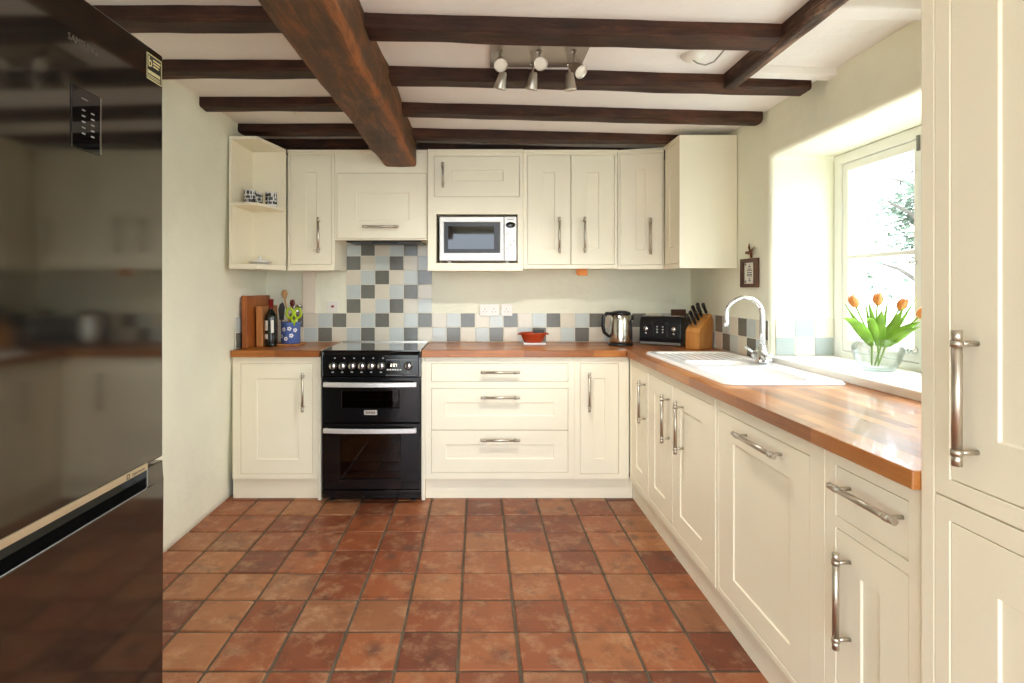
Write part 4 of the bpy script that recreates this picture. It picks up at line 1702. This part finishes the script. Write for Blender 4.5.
tube(bm, [(hx + .012, KY - .01, z + .205), (hx - .03, KY - .018, z + .208), (hx - .052, KY - .022, z + .185), (hx - .056, KY - .022, z + .13), (hx - .046, KY - .02, z + .085), (hx - .018, KY - .012, z + .062), (hx + .004, KY - .01, z + .05)], [.013, .013, .014, .014, .013, .011, .010], 12, flat=.8)
obj('handle', bm, BLACKPL, kt)
bm = BM()
a0 = -.75
q = [(KX + .0765 * math.cos(a0 + s), KY + .0765 * math.sin(a0 + s)) for s in (-.16, 0, .16)]
q2 = [(KX + .070 * math.cos(a0 + s), KY + .070 * math.sin(a0 + s)) for s in (.16, 0, -.16)]
prism(bm, q + q2, z + .045, z + .15)
obj('water_gauge', bm, BLACKPL, kt)

# ---------------------------------------------------------------- toaster
TW, TD, TH = .27, .175, .192
tcx, tcy = 1.233, 3.630
ang = math.radians(-33)
ca, sa = math.cos(ang), math.sin(ang)


def TOF(u, v, w):                      # v toward the viewer
    return (tcx + u * ca + v * sa, tcy + u * sa - v * ca, z + w)


to = thing('toaster', 'black four-slice toaster beside the kettle', 'toaster', (tcx, tcy, z))
bm = BM()
prof = [(-TD / 2, .022), (TD / 2, .022), (TD / 2 + .004, .05), (TD / 2 - .006, .150), (TD / 2 - .022, .180), (TD / 2 - .034, .186), (-TD / 2 + .034, .186), (-TD / 2 + .022, .18), (-TD / 2 + .006, .15), (-TD / 2 - .004, .05)]
prism(bm, prof, -TW / 2, TW / 2, lambda a, b, c: TOF(c, a, b))
obj('body', bm, simple('toaster black', lin(22, 22, 24), .32, spec=.35), to, bevel=.008, seg=3)
bm = BM()
box(bm, -TW / 2 + .004, TW / 2 - .004, -TD / 2 + .004, TD / 2 + .001, .004, .0215, TOF)
obj('base', bm, GREYPL, to, bevel=.004)
bm = BM()
for s in (-1, 1):
    hs_ = [(s * .062 - .045, s * .062 + .045, k * .027 - .010, k * .027 + .010) for k in (-1, 1)]
    holed(bm, lambda a, b, c: TOF(a, c, b), s * .062 - .056, s * .062 + .056, -.052, .052, hs_, .1865, .192)
box(bm, -TW / 2 + .012, TW / 2 - .012, .047, .055, .1862, .1915, TOF)
obj('slot_plate', bm, STEEL, to, bevel=.001)
bm = BM()
for s in (-1, 1):
    box(bm, s * .062 - .055, s * .062 + .055, -.050, .050, .1862, .1866, TOF)
obj('slot_well', bm, BLACKPL, to)
for s in (-1, 1):
    bm = BM()
    fx = s * .046
    box(bm, fx - .004, fx + .004, TD / 2 - .004, TD / 2 + .0035, .06, .15, TOF)
    obj('lever_track', bm, BLACKPL, to)
    bm = BM()
    box(bm, fx - .013, fx + .013, TD / 2, TD / 2 + .026, .132, .146, TOF)
    obj('lever', bm, BLACKPL, to, bevel=.004)
    bm = BM()
    c = TOF(s * .088 if s > 0 else -.090, TD / 2 + .001, .108)
    ra = Matrix.Rotation(ang, 3, 'Z') @ AXF
    lathe(bm, [(.015, -.004), (.015, .012), (.012, .015), (0, .015)], c, 20, 0, ra)
    obj('browning_knob', bm, CHROME, to)
    bm = BM()
    c = TOF(s * .088 if s > 0 else -.090, TD / 2 + .003, .078)
    lathe(bm, [(.0065, -.004), (.0065, .005), (0, .005)], c, 14, 0, ra)
    obj('cancel_button', bm, CHROME, to)
    for k in range(3):
        bm = BM()
        c = TOF(s * .018, TD / 2 + .003, .122 - k * .018)
        lathe(bm, [(.005, -.004), (.005, .002), (0, .002)], c, 12, 0, ra)
        obj('mode_button', bm, SILVERP, to)

# wooden stand behind the toaster
bm = BM()
yb_ = 3.765
prism(bm, [(yb_ + .020, ZT + .0005), (yb_ - .005, ZT + .0005), (yb_ + .003, wz(309.4, 3.77)), (yb_ + .020, wz(309.4, 3.77))], wx(671.5, 3.77), wx(686, 3.77), lambda u, v, w: (w, u, v))
tag(obj('wooden_board', bm, FRAMEW, bevel=.003), 'small dark wooden board standing behind the toaster', 'board')

# ---------------------------------------------------------------- knife block and knives
kbx, kby = wx(699, 3.39), 3.39
ka = math.radians(-52)
kc, ks = math.cos(ka), math.sin(ka)


def KF(u, v, w):                       # u: length toward the room, v: width
    return (kbx + u * ks * 1 + v * kc, kby - u * kc + v * ks, z + w)


bm = BM()
prism(bm, [(.075, 0), (.075, .105), (.062, .128), (-.060, .215), (-.088, .172), (-.075, 0)], -.047, .047, lambda a, b, c: KF(a, c, b))
tag(obj('knife_block', bm, BLOCKW, bevel=.004), 'honey-coloured wooden knife block in the corner beside the toaster', 'knife block')
Kd = Vector((.60, 0, .80)).normalized()
k_i = 0
for r, (u_, w_) in enumerate([(.045, .142), (.012, .166), (-.022, .190), (-.048, .208)]):
    for q in ((-.026, .008) if r < 3 else (-.01, .026)):
        L_ = (.062, .075, .085, .082)[r]
        lab = 'black-handled knife in the wooden block, ' + ['front row on the left', 'front row on the right', 'second row on the left', 'second row on the right', 'third row on the left', 'third row on the right', 'back row on the left', 'back row on the right'][k_i]
        k_i += 1
        b0 = Vector((u_, q, w_ + .001))
        t_ = thing('knife', lab, 'knife', KF(*b0), 'knives in the block')
        b_ = BM()
        p = [Vector(KF(*(b0 + Kd * s))) for s in (.013, .02, L_ * .4, L_ * .8, L_, L_ + .006)]
        tube(b_, p, [.010, .0125, .0115, .0135, .0145, .008], 10, flat=.7)
        obj('handle', b_, HANDW, t_)
        b_ = BM()
        p = [Vector(KF(*(b0 + Kd * s))) for s in (-.0, .0128)]
        tube(b_, p, .008, 10, flat=.6)
        obj('bolster', b_, STEEL, t_)

# ---------------------------------------------------------------- terracotta dish on its trivet
bxc, byc = wx(533.5, 3.64), 3.655
bm = BM()
box(bm, wx(523.5, 3.6), wx(546, 3.6), 3.60, 3.72, z, z + .011)
tag(obj('white_trivet', bm, CERAM, bevel=.003), 'white tile trivet under the terracotta dish', 'trivet')
bm = BM()
zz = z + .0115
prof = [(0, 0), (.058, 0), (.064, .006), (.084, .052), (.090, .060), (.090, .066), (.082, .066), (.078, .054), (.056, .010), (0, .008)]
lathe(bm, [(a, b) for a, b in prof], (bxc, byc, zz), 36, sy=.68)
for s in (-1, 1):
    tube(bm, [(bxc + s * .083, byc - .022, zz + .058), (bxc + s * .098, byc, zz + .056), (bxc + s * .083, byc + .022, zz + .058)], .006, 8)
td_ = tag(obj('terracotta_dish', bm, TERRAB), 'oval glazed terracotta dish on the worktop near the sockets', 'dish')
bm = BM()
box(bm, bxc + .004, bxc + .072, byc - .012, byc + .014, zz + .032, zz + .086)
tag(obj('small_box', bm, simple('dark card', lin(60, 54, 48), .5), bevel=.003), 'small dark box lying in the terracotta dish', 'box')

# ---------------------------------------------------------------- chopping boards, bottle, utensil pot
bm = BM()
prism(bm, [(wall_x(.92) + .030, ZT + .0005), (wall_x(.92) + .066, ZT + .0005), (wall_x(1.2) + .050, 1.236), (wall_x(1.2) + .016, 1.236)], 3.37, 3.75, lambda u, v, w: (u, w, v))
tag(obj('chopping_board', bm, BOARDW, bevel=.005), 'large brown chopping board leaning against the left wall', 'chopping board', 'chopping boards')
bm = BM()
prism(bm, [(-1.409, ZT + .0005), (-1.368, ZT + .0005), (-1.373, 1.168), (-1.414, 1.168)], 3.47, 3.74, lambda u, v, w: (u, w, v))
tag(obj('chopping_board', bm, BOARDW2, bevel=.004), 'smaller pale chopping board in front of the large brown one', 'chopping board', 'chopping boards')

bx0, by0 = wx(271, 3.5), 3.50
bt = thing('wine_bottle', 'dark wine bottle with a cream label beside the chopping boards', 'bottle', (bx0, by0, z))
bm = BM()
lathe(bm, [(0, .006), (.03, 0), (.036, .003), (.037, .01), (.037, .185), (.033, .205), (.020, .225), (.0145, .24), (.0140, .262)], (bx0, by0, z), 28)
lathe(bm, [(0, .262), (.014, .262)], (bx0, by0, z), 28)
obj('body', bm, BOTTLE, bt)
bm = BM()
lathe(bm, [(.0148, .243), (.0148, .285), (.0165, .286), (.0165, .300), (.014, .304), (0, .304)], (bx0, by0, z), 20)
obj('capsule', bm, CAPS, bt)
for (z0, z1, a0, a1) in ((.105, .168, -2.75, -1.75), (.05, .082, -2.75, -1.75), (.09, .172, -1.25, -.75)):
    bm = BM()
    n = 10
    A = [a0 + (a1 - a0) * k / n for k in range(n + 1)]
    outer = [(bx0 + .0378 * math.cos(a), by0 + .0378 * math.sin(a)) for a in A]
    inner = [(bx0 + .0372 * math.cos(a), by0 + .0372 * math.sin(a)) for a in reversed(A)]
    prism(bm, outer + inner, z + z0, z + z1)
    lb = obj('label', bm, PAPER, bt)

px_, py_ = wx(289.8, 3.58), 3.60
bm = BM()
box(bm, wx(279, 3.6), wx(302.5, 3.6), 3.54, 3.68, z, z + .010)
tag(obj('wooden_trivet', bm, BOARDW2, bevel=.002), 'thin wooden trivet under the blue utensil pot', 'trivet')
POTB = glazed('blue glaze', lin(92, 118, 182), .25, .2)
zp = z + .0105
pot = thing('utensil_pot', 'blue patterned utensil pot holding scissors and spoons', 'pot', (px_, py_, zp))
bm = BM()
lathe(bm, [(0, 0), (.058, 0), (.061, .004), (.061, .128), (.064, .134), (.064, .140), (.058, .140), (.056, .132), (.056, .010), (0, .010)], (px_, py_, zp), 36)
obj('body', bm, POTB, pot)
bm = BM()
for k, (a, zz_) in enumerate([(-2.3, .05), (-1.75, .035), (-1.2, .055), (-2.0, .095), (-1.4, .10), (-2.6, .085), (-.8, .09)]):
    d = Vector((math.cos(a), math.sin(a), 0))
    sdv = Vector((-math.sin(a), math.cos(a), 0))
    c0 = Vector((px_, py_, zp + zz_)) + d * .0612
    for q in range(5):
        an = 2 * PI * q / 5
        c1 = c0 + (sdv * math.cos(an) + Vector((0, 0, 1)) * math.sin(an)) * .009
        vs_ = [bm.verts.new(c1 + (sdv * math.cos(b) + Vector((0, 0, 1)) * math.sin(b)) * .0055 + d * (.0012 - .003 * abs(math.cos(b) * .3))) for b in [2 * PI * j / 8 for j in range(8)]]
        bm.faces.new(vs_)
obj('flower_motif', bm, CERAM, pot)

G_U = 'utensils in the blue pot'
P0 = Vector((px_, py_, zp + .012))
# wooden spoon
t = thing('wooden_spoon', 'pale wooden spoon rising from the blue pot', 'spoon', P0 + Vector((-.01, .02, 0)), G_U)
bm = BM()
tip = Vector((wx(284.5, 3.63), 3.63, wz(297, 3.63)))
tube(bm, [P0 + Vector((-.005, .02, 0)), P0.lerp(tip, .5) + Vector((0, .014, 0)), tip], .0055, 8)
sph = tip + Vector((0, 0, .02))
lathe(bm, [(0, -.030), (.012, -.025), (.020, -.006), (.021, .006), (.014, .024), (0, .030)], sph, 16, sy=.35)
obj('spoon', bm, SPOONW, t)
# black slotted spatula
t = thing('spatula', 'black spatula on the left side of the blue pot', 'spatula', P0 + Vector((-.03, 0, 0)), G_U)
bm = BM()
e_ = Vector((wx(281.5, 3.60), 3.60, wz(320, 3.60)))
tube(bm, [P0 + Vector((-.02, 0, 0)), e_], .005, 8)
obj('handle', bm, BLACKPL, t)
bm = BM()
prism(bm, [(e_.x - .014, e_.z), (e_.x + .014, e_.z), (e_.x + .022, e_.z + .085), (e_.x + .008, e_.z + .118), (e_.x - .012, e_.z + .105), (e_.x - .022, e_.z + .07)], 3.600, 3.606, lambda u, v, w: (u, w, v))
obj('blade', bm, simple('dark grey nylon', lin(62, 60, 58), .4), t, bevel=.002)
# scissors
t = thing('scissors', 'scissors with lime green loop handles in the blue pot', 'scissors', P0 + Vector((.01, -.03, 0)), G_U)
sc = Vector((wx(293.5, 3.545), 3.552, wz(316, 3.545)))
bm = BM()
for s in (-1, 1):
    c = sc + Vector((s * .026, 0, .018))
    ring = [c + Vector((math.cos(a) * .0215, 0, math.sin(a) * .031)) for a in [2 * PI * k / 18 for k in range(19)]]
    tube(bm, ring, .0075, 8, cap=False)
    tube(bm, [c + Vector((-s * .004, 0, -.031)), sc + Vector((s * .004, 0, -.040)), sc + Vector((-s * .002, .004, -.062))], [.0085, .0085, .006], 8)
obj('handles', bm, LIME, t)
bm = BM()
for s in (-1, 1):
    tube(bm, [sc + Vector((-s * .002, .004, -.058)), sc + Vector((s * .003, .024, -.155))], [.006, .002], 8, flat=.3)
obj('blades', bm, STEEL, t)
# ladle
t = thing('ladle', 'dark steel ladle at the right side of the blue pot', 'ladle', P0 + Vector((.03, .02, 0)), G_U)
bm = BM()
e_ = Vector((wx(299.0, 3.64), 3.635, wz(309, 3.635)))
tube(bm, [P0 + Vector((.02, .025, 0)), P0.lerp(e_, .6) + Vector((.006, .006, 0)), e_ + Vector((0, 0, -.02))], .0045, 8)
lathe(bm, [(.030, .018), (.029, .004), (.020, -.012), (.008, -.019), (0, -.02)], e_, 20, axis=Matrix.Rotation(math.radians(70), 3, 'X'))
obj('bowl_and_stem', bm, STEEL, t, solid=.0015)
t = thing('serving_spoon', 'dark red serving spoon behind the scissors in the blue pot', 'spoon', P0 + Vector((.0, .03, 0)), G_U)
bm = BM()
e_ = Vector((wx(292.5, 3.64), 3.638, wz(303, 3.64)))
tube(bm, [P0 + Vector((.0, .03, 0)), e_ + Vector((0, 0, -.025))], .005, 8)
lathe(bm, [(0, -.026), (.012, -.022), (.018, 0), (.014, .018), (0, .024)], e_, 14, sy=.35)
obj('spoon', bm, simple('dark red plastic', lin(96, 30, 28), .4), t)

# ---------------------------------------------------------------- sockets and switch
def socket(name, px0, px1, py0, py1, label, kind):
    a, b, c, d = wx(px0, YB), wx(px1, YB), wz(py1, YB), wz(py0, YB)
    off = .0075 if kind != 'switch' else 0.0
    Fm = backF(YB - off)
    t_ = thing(name, label, 'socket' if kind != 'switch' else 'switch', ((a + b) / 2, YB - off, c))
    b_ = BM()
    box(b_, a, b, .0003, .010, c, d, Fm)
    pl = obj('plate', b_, WHITEPL, t_, bevel=.002)
    holes = BM()
    xs__ = [(a * .74 + b * .26), (a * .28 + b * .72)] if kind == 'double' else ([(a + b) / 2] if kind == 'single' else [])
    for x_ in xs__:
        zc = (c + d) / 2
        box(holes, x_ - .002, x_ + .002, .0101, .0106, zc + .004, zc + .012, Fm)
        for s in (-1, 1):
            box(holes, x_ + s * .011 - .0035, x_ + s * .011 + .0035, .0101, .0106, zc - .014, zc - .0105, Fm)
    if xs__:
        obj('pin_hole', holes, PRINT, t_)
    for x_ in ([(a + b) / 2 - .009, (a + b) / 2 + .009] if kind == 'double' else [(a + b) / 2] if kind == 'switch' else [(a + b) / 2 - .028]):
        b_ = BM()
        zc = d - .018 if kind != 'switch' else (c + d) / 2 + .004
        w_ = .005 if kind != 'switch' else .010
        box(b_, x_ - w_, x_ + w_, .0101, .0135, zc - .009, zc + .006, Fm)
        obj('rocker', b_, WHITEPL if kind != 'switch' else simple('red switch', lin(150, 40, 36), .35), t_, bevel=.001)
    return t_


socket('wall_socket', 479.8, 499.2, 304.2, 315.8, 'white double wall socket above the tile band', 'double')
socket('wall_socket', 500.9, 512.2, 304.2, 315.8, 'white single wall socket right of the double one', 'single')
socket('cooker_switch', 327.5, 338.5, 301, 312.5, 'white cooker switch with a red rocker beside the pipe box', 'switch')

# ---------------------------------------------------------------- picture and ornament on the window wall
PF = rightF(XR - .001)
a, b, c, d = 2.866, 3.052, H + .003, H + .160
t = thing('framed_picture', 'small brown framed sampler hanging on the wall by the window', 'picture', (XR, (a + b) / 2, c))
bm = BM()
holed(bm, PF, a, b, c, d, [(a + .04, b - .034, c + .020, d - .022)], .0005, .016)
obj('frame', bm, FRAMEW, t, bevel=.003)
bm = BM()
box(bm, a + .039, b - .033, .0008, .006, c + .019, d - .021, PF)
pi_ = obj('print', bm, PAPER, t)
bm = BM()
mid = (a + .04 + b - .034) / 2
rows = [(.122, 1, .010, .004), (.112, 1, .022, .006), (.100, 1, .04, .004), (.092, 3, .014, .005), (.081, 1, .05, .004), (.069, 4, .008, .011), (.058, 1, .046, .002), (.046, 1, .014, .006), (.036, 1, .024, .005)]
for (zz_, n, w_, h_) in rows:
    for k in range(n):
        cc = mid + (k - (n - 1) / 2) * (w_ + .006)
        box(bm, cc - w_ / 2, cc + w_ / 2, .006, .0066, c + zz_ - h_ / 2, c + zz_ + h_ / 2, PF)
for (sx, zz_) in ((-1, .126), (1, .126), (-1, .032), (1, .032)):
    box(bm, mid + sx * .044 - .006, mid + sx * .044 + .006, .006, .0066, c + zz_ - .006, c + zz_ + .006, PF)
obj('print_pattern', bm, PRINT, pi_)
bm = BM()
oy = 2.945
og = Vector((XR - .006, oy, d + .004))
tube(bm, [og, og + Vector((-.004, -.004, .02)), og + Vector((-.002, -.008, .045))], [.006, .007, .004], 8)
for (dy, dz, L_) in ((.055, .034, 1), (-.05, .055, 1), (.012, .078, 1), (-.02, .03, .6)):
    e_ = og + Vector((-.005, dy * L_, dz))
    tube(bm, [og + Vector((-.003, 0, .022)), og.lerp(e_, .55) + Vector((-.006, 0, .01)), e_], [.004, .012, .002], 8, flat=.4)
tag(obj('wall_ornament', bm, BRONZE), 'small rust-brown leaf-shaped ornament above the framed picture', 'ornament')

# ---------------------------------------------------------------- ceiling fittings
zc0 = H + .934
sl = thing('ceiling_spotlight_fitting', 'brushed nickel ceiling light plate with six small spotlights', 'light', (.245, 2.19, zc0))
bm = BM()
box(bm, .05, .435, 2.045, 2.315, zc0, zc0 + .016)
plate = obj('mounting_plate', bm, simple('satin nickel plate', lin(170, 160, 150), .35, .9, var=.04), sl, bevel=.003)


def spot(px, py, Y, d, on, name='spotlight_head'):
    """bullet shaped lamp head pointing along d, hung from the plate on a stem"""
    c = Vector((wx(px, Y), Y, wz(py, Y)))
    d = Vector(d).normalized()
    ax = Vector((0, 0, 1)).rotation_difference(d).to_matrix()
    b_ = BM()
    lathe(b_, [(0, -.036), (.011, -.035), (.015, -.030), (.0205, 0), (.0258, .030), (.0262, .035), (.0240, .035), (.020, .018), (0, .016)], c, 24, axis=ax)
    top = c - d * .012
    tube(b_, [top, Vector((top.x, min(top.y + .012, 2.30), zc0 - .028)), Vector((top.x, min(top.y + .012, 2.30), zc0))], .0045, 8)
    lathe(b_, [(.011, -.004), (.011, 0), (0, 0)], (top.x, min(top.y + .012, 2.30), zc0 - .0005), 14)
    hd = obj(name, b_, NICKEL, sl)
    b_ = BM()
    lathe(b_, [(.0228, .030), (.014, .032), (0, .0325)], c, 20, axis=ax)
    lathe(b_, [(.0228, .030), (.0195, .019), (0, .0165)], c, 20, axis=ax)
    obj('bulb', b_, BULBON if on else BULB, hd)
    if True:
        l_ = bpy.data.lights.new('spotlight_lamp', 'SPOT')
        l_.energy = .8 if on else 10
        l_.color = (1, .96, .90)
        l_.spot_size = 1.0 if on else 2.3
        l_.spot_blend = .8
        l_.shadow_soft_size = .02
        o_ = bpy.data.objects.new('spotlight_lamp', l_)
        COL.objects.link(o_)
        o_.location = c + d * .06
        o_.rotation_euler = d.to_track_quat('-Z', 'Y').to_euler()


spot(500.5, 62.5, 2.13, (.0, -.75, -.62), True)
spot(540, 62.5, 2.13, (-.02, -.85, -.5), True)
spot(576.5, 68.5, 2.13, (.42, -.62, -.66), True)
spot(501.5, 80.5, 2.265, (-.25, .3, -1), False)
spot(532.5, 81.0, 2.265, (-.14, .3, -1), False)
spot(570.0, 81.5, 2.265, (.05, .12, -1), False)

bm = BM()
cx_, cy_ = wx(693, 2.17), 2.17
zc_ = ceil_z(cx_)
lathe(bm, [(0, -.022), (.018, -.022), (.036, -.016), (.046, -.004), (.046, .002), (0, .002)], (cx_, cy_, zc_), 28)
rose = tag(obj('ceiling_rose', bm, WHITEPL), 'white round ceiling rose between two joists right of the spotlights', 'ceiling rose')
bm = BM()
pts = [Vector((cx_, cy_, zc_ - .020)), Vector((cx_ + .006, cy_ - .03, zc_ - .045)), Vector((cx_ + .03, cy_ - .045, zc_ - .058)), Vector((cx_ + .065, cy_ - .045, zc_ - .045)), Vector((cx_ + .085, cy_ - .06, zc_ - .02)), Vector((cx_ + .09, cy_ - .10, zc_ - .008))]
tube(bm, pts, .003, 8)
tag(obj('electric_cable', bm, simple('cable grey', lin(150, 146, 136), .4)), 'short loop of white cable hanging from the ceiling rose', 'cable')
bm = BM()
x_, y_ = -1.0, 3.07
lathe(bm, [(0, -.012), (.02, -.012), (.034, -.004), (.036, .003), (0, .003)], (x_, y_, ceil_z(x_)), 24)
tag(obj('ceiling_disc', bm, WHITEPL), 'small white disc on the ceiling left of the thick beam', 'ceiling fitting')

# ---------------------------------------------------------------- tulips in a glass vase
VXc, VYc, VZ = 1.655, 2.262, .9435
R0 = .078
va = thing('glass_vase', 'round cut-glass vase of tulips on the window sill', 'vase', (VXc, VYc, VZ))
bm = BM()
wob = lambda a, z_: 1 + .016 * math.cos(24 * a)
lathe(bm, [(0, 0), (.050, 0), (.058, .004), (.076, .035), (.088, .075), (.090, .095), (.082, .112), (.072, .120), (.074, .132), (.071, .132), (.068, .120), (.079, .110), (.086, .094), (.084, .075), (.071, .036), (.052, .010), (0, .009)], (VXc, VYc, VZ), 72, wob=wob)
obj('body', bm, VASEG, va)
bm = BM()
lathe(bm, [(0, .0095), (.0505, .0105), (.0695, .036), (.0825, .070), (0, .070)], (VXc, VYc, VZ), 48)
obj('water', bm, WATER, va)


def tulip(px, py, Y, lean, label, leaves, seed, col=None):
    rnd = random.Random(seed)
    head = Vector((wx(px, Y), Y, wz(py, Y)))
    foot = Vector((VXc + rnd.uniform(-.02, .02), VYc + rnd.uniform(-.02, .02), VZ + .018))
    neck = Vector((VXc + (head.x - VXc) * .25, VYc + (head.y - VYc) * .25, VZ + .128))
    t_ = thing('tulip', label, 'flower', foot, 'tulips in the vase')
    b_ = BM()
    m1 = neck.lerp(head, .5) + Vector((lean, 0, .012))
    pts_ = []
    for k in range(13):
        s = k / 12
        q0 = foot.lerp(neck, min(1, s * 2.2))
        if s < .4:
            pts_.append(foot.lerp(neck, s / .4))
        else:
            u_ = (s - .4) / .6
            pts_.append(neck * (1 - u_) ** 2 + m1 * 2 * u_ * (1 - u_) + head * u_ ** 2)
    tube(b_, pts_, .0034, 8)
    obj('stem', b_, STEM, t_)
    dirv = (pts_[-1] - pts_[-3]).normalized()
    ax = Vector((0, 0, 1)).rotation_difference(dirv).to_matrix()
    b_ = BM()
    for k in range(6):
        a0 = k * PI / 3 + .3
        lay = .92 if k % 2 else 1.0
        rows_ = []
        for j in range(8):
            s = j / 7
            r_ = .0172 * math.sin(PI * min(1, .10 + s * .80)) ** .75 * lay + (.0015 if k % 2 == 0 else 0)
            if s > .8:
                r_ *= .9
            zz_ = -.006 + .058 * s
            hw = (.62 * math.sin(PI * min(1, .08 + s * .92)) ** .6 + .03) * (1 if s < 1 else .1)
            rows_.append([b_.verts.new(head + ax @ Vector((r_ * math.cos(a0 + hw * q), r_ * math.sin(a0 + hw * q), zz_ - .004 * abs(q) * s))) for q in (-1, -.5, 0, .5, 1)])
        for A, B in zip(rows_, rows_[1:]):
            for q in range(4):
                b_.faces.new((A[q], A[q + 1], B[q + 1], B[q])).smooth = True
    obj('bloom', b_, PETAL, t_, solid=.0012, recalc=False)
    for (lx, ly, lY, wd, droop) in leaves:
        tip_ = Vector((wx(lx, lY), lY, wz(ly, lY)))
        b_ = BM()
        st_ = neck.lerp(foot, .25)
        mid_ = st_.lerp(tip_, .55) + Vector((0, 0, droop))
        rows_ = []
        for j in range(13):
            s = j / 12
            p_ = st_ * (1 - s) ** 2 + mid_ * 2 * s * (1 - s) + tip_ * s * s
            tn = ((mid_ - st_) * 2 * (1 - s) + (tip_ - mid_) * 2 * s).normalized()
            view = Vector((.75, 1, .1)).normalized()
            sd_ = tn.cross(view).normalized()
            nn = sd_.cross(tn)
            w_ = wd * .86 * (math.sin(PI * (.10 + .90 * s ** .8)) * (1 - .35 * s)) * 1.15 if s < 1 else 0.0005
            rows_.append([b_.verts.new(p_ + sd_ * w_ * q + nn * .25 * w_ * abs(q) ** 2) for q in (-1, -.5, 0, .5, 1)])
        for A, B in zip(rows_, rows_[1:]):
            for q in range(4):
                b_.faces.new((A[q], A[q + 1], B[q + 1], B[q])).smooth = True
        obj('leaf', b_, LEAF, t_, solid=.0012, recalc=False)


tulip(855.8, 306, 2.30, -.01, 'orange tulip at the left of the bunch on the sill', [(845, 304, 2.26, .012, .0), (843, 318, 2.22, .026, .05), (865, 297, 2.33, .007, 0)], 1)
tulip(877.6, 304, 2.27, -.01, 'largest orange tulip in the middle of the bunch', [(868, 300, 2.25, .013, .02), (882, 310, 2.22, .024, .03), (866, 322, 2.20, .018, .09)], 2)
tulip(899.5, 309, 2.25, .0, 'orange tulip right of the middle of the bunch', [(904, 307, 2.2, .024, -.01), (888, 298, 2.3, .008, .0), (897, 345, 2.18, .012, .05)], 3)
tulip(919.5, 316, 2.14, .03, 'orange tulip at the right edge of the bunch, beside the tall cabinet', [(921, 322, 2.13, .022, .03), (917, 297, 2.15, .008, .0), (920, 327, 2.08, .020, .02)], 4)
# one broad leaf curling over the front of the vase
# ---------------------------------------------------------------- camera, world, light
cd = bpy.data.cameras.new('camera')
cam = bpy.data.objects.new('camera', cd)
COL.objects.link(cam)
cam.location = (0, 0, H)
cam.rotation_euler = (PI / 2, 0, 0)
cd.sensor_width = 36
cd.lens = F / 1024 * 36
cd.shift_x = (512 - VX) / 1024
cd.shift_y = -(341.5 - VY) / 1024
cd.clip_start = .02
SC.camera = cam

w = bpy.data.worlds.new('overcast sky')
SC.world = w
w.use_nodes = True
nt = w.node_tree
bg = nt.nodes['Background']
# overcast sky: three times brighter overhead than at the horizon
bg.inputs[0].default_value = (.83, .935, 1.07, 1)
tcw = nd(nt, 'ShaderNodeTexCoord')
sp_ = nd(nt, 'ShaderNodeSeparateXYZ')
nt.links.new(tcw.outputs['Generated'], sp_.inputs[0])
mr_ = nd(nt, 'ShaderNodeMapRange')
mr_.inputs['To Min'].default_value = SKY / 3
mr_.inputs['To Max'].default_value = SKY
nt.links.new(sp_.outputs[2], mr_.inputs['Value'])
nt.links.new(mr_.outputs[0], bg.inputs[1])


def portal(loc, rot, sx, sy):
    ld_ = bpy.data.lights.new('daylight_portal', 'AREA')
    ld_.shape = 'RECTANGLE'
    ld_.size, ld_.size_y = sx, sy
    ld_.cycles.is_portal = True
    o_ = bpy.data.objects.new('daylight_portal', ld_)
    COL.objects.link(o_)
    o_.location = loc
    o_.rotation_euler = rot


portal((2.0, (WY0 + WY1) / 2, 1.43), (0, PI / 2, 0), 1.1, 1.56)
portal((.075, YN - .16, 1.06), (PI / 2, 0, 0), 2.75, 2.17)
portal((2.0, (SY_0 + SY_1) / 2, 1.5), (0, PI / 2, 0), 1.1, SY_1 - SY_0)

SC.view_settings.view_transform = 'Standard'
SC.view_settings.look = 'None'
SC.view_settings.gamma = 1
SC.view_settings.exposure = 1.22
SC.view_settings.use_curve_mapping = False
SC.cycles.use_denoising = True
SC.cycles.max_bounces = 12
SC.cycles.diffuse_bounces = 6
SC.cycles.glossy_bounces = 5
SC.cycles.transmission_bounces = 8
SC.cycles.transparent_max_bounces = 12
SC.cycles.caustics_reflective = False
SC.cycles.caustics_refractive = False
SC.cycles.sample_clamp_indirect = 6
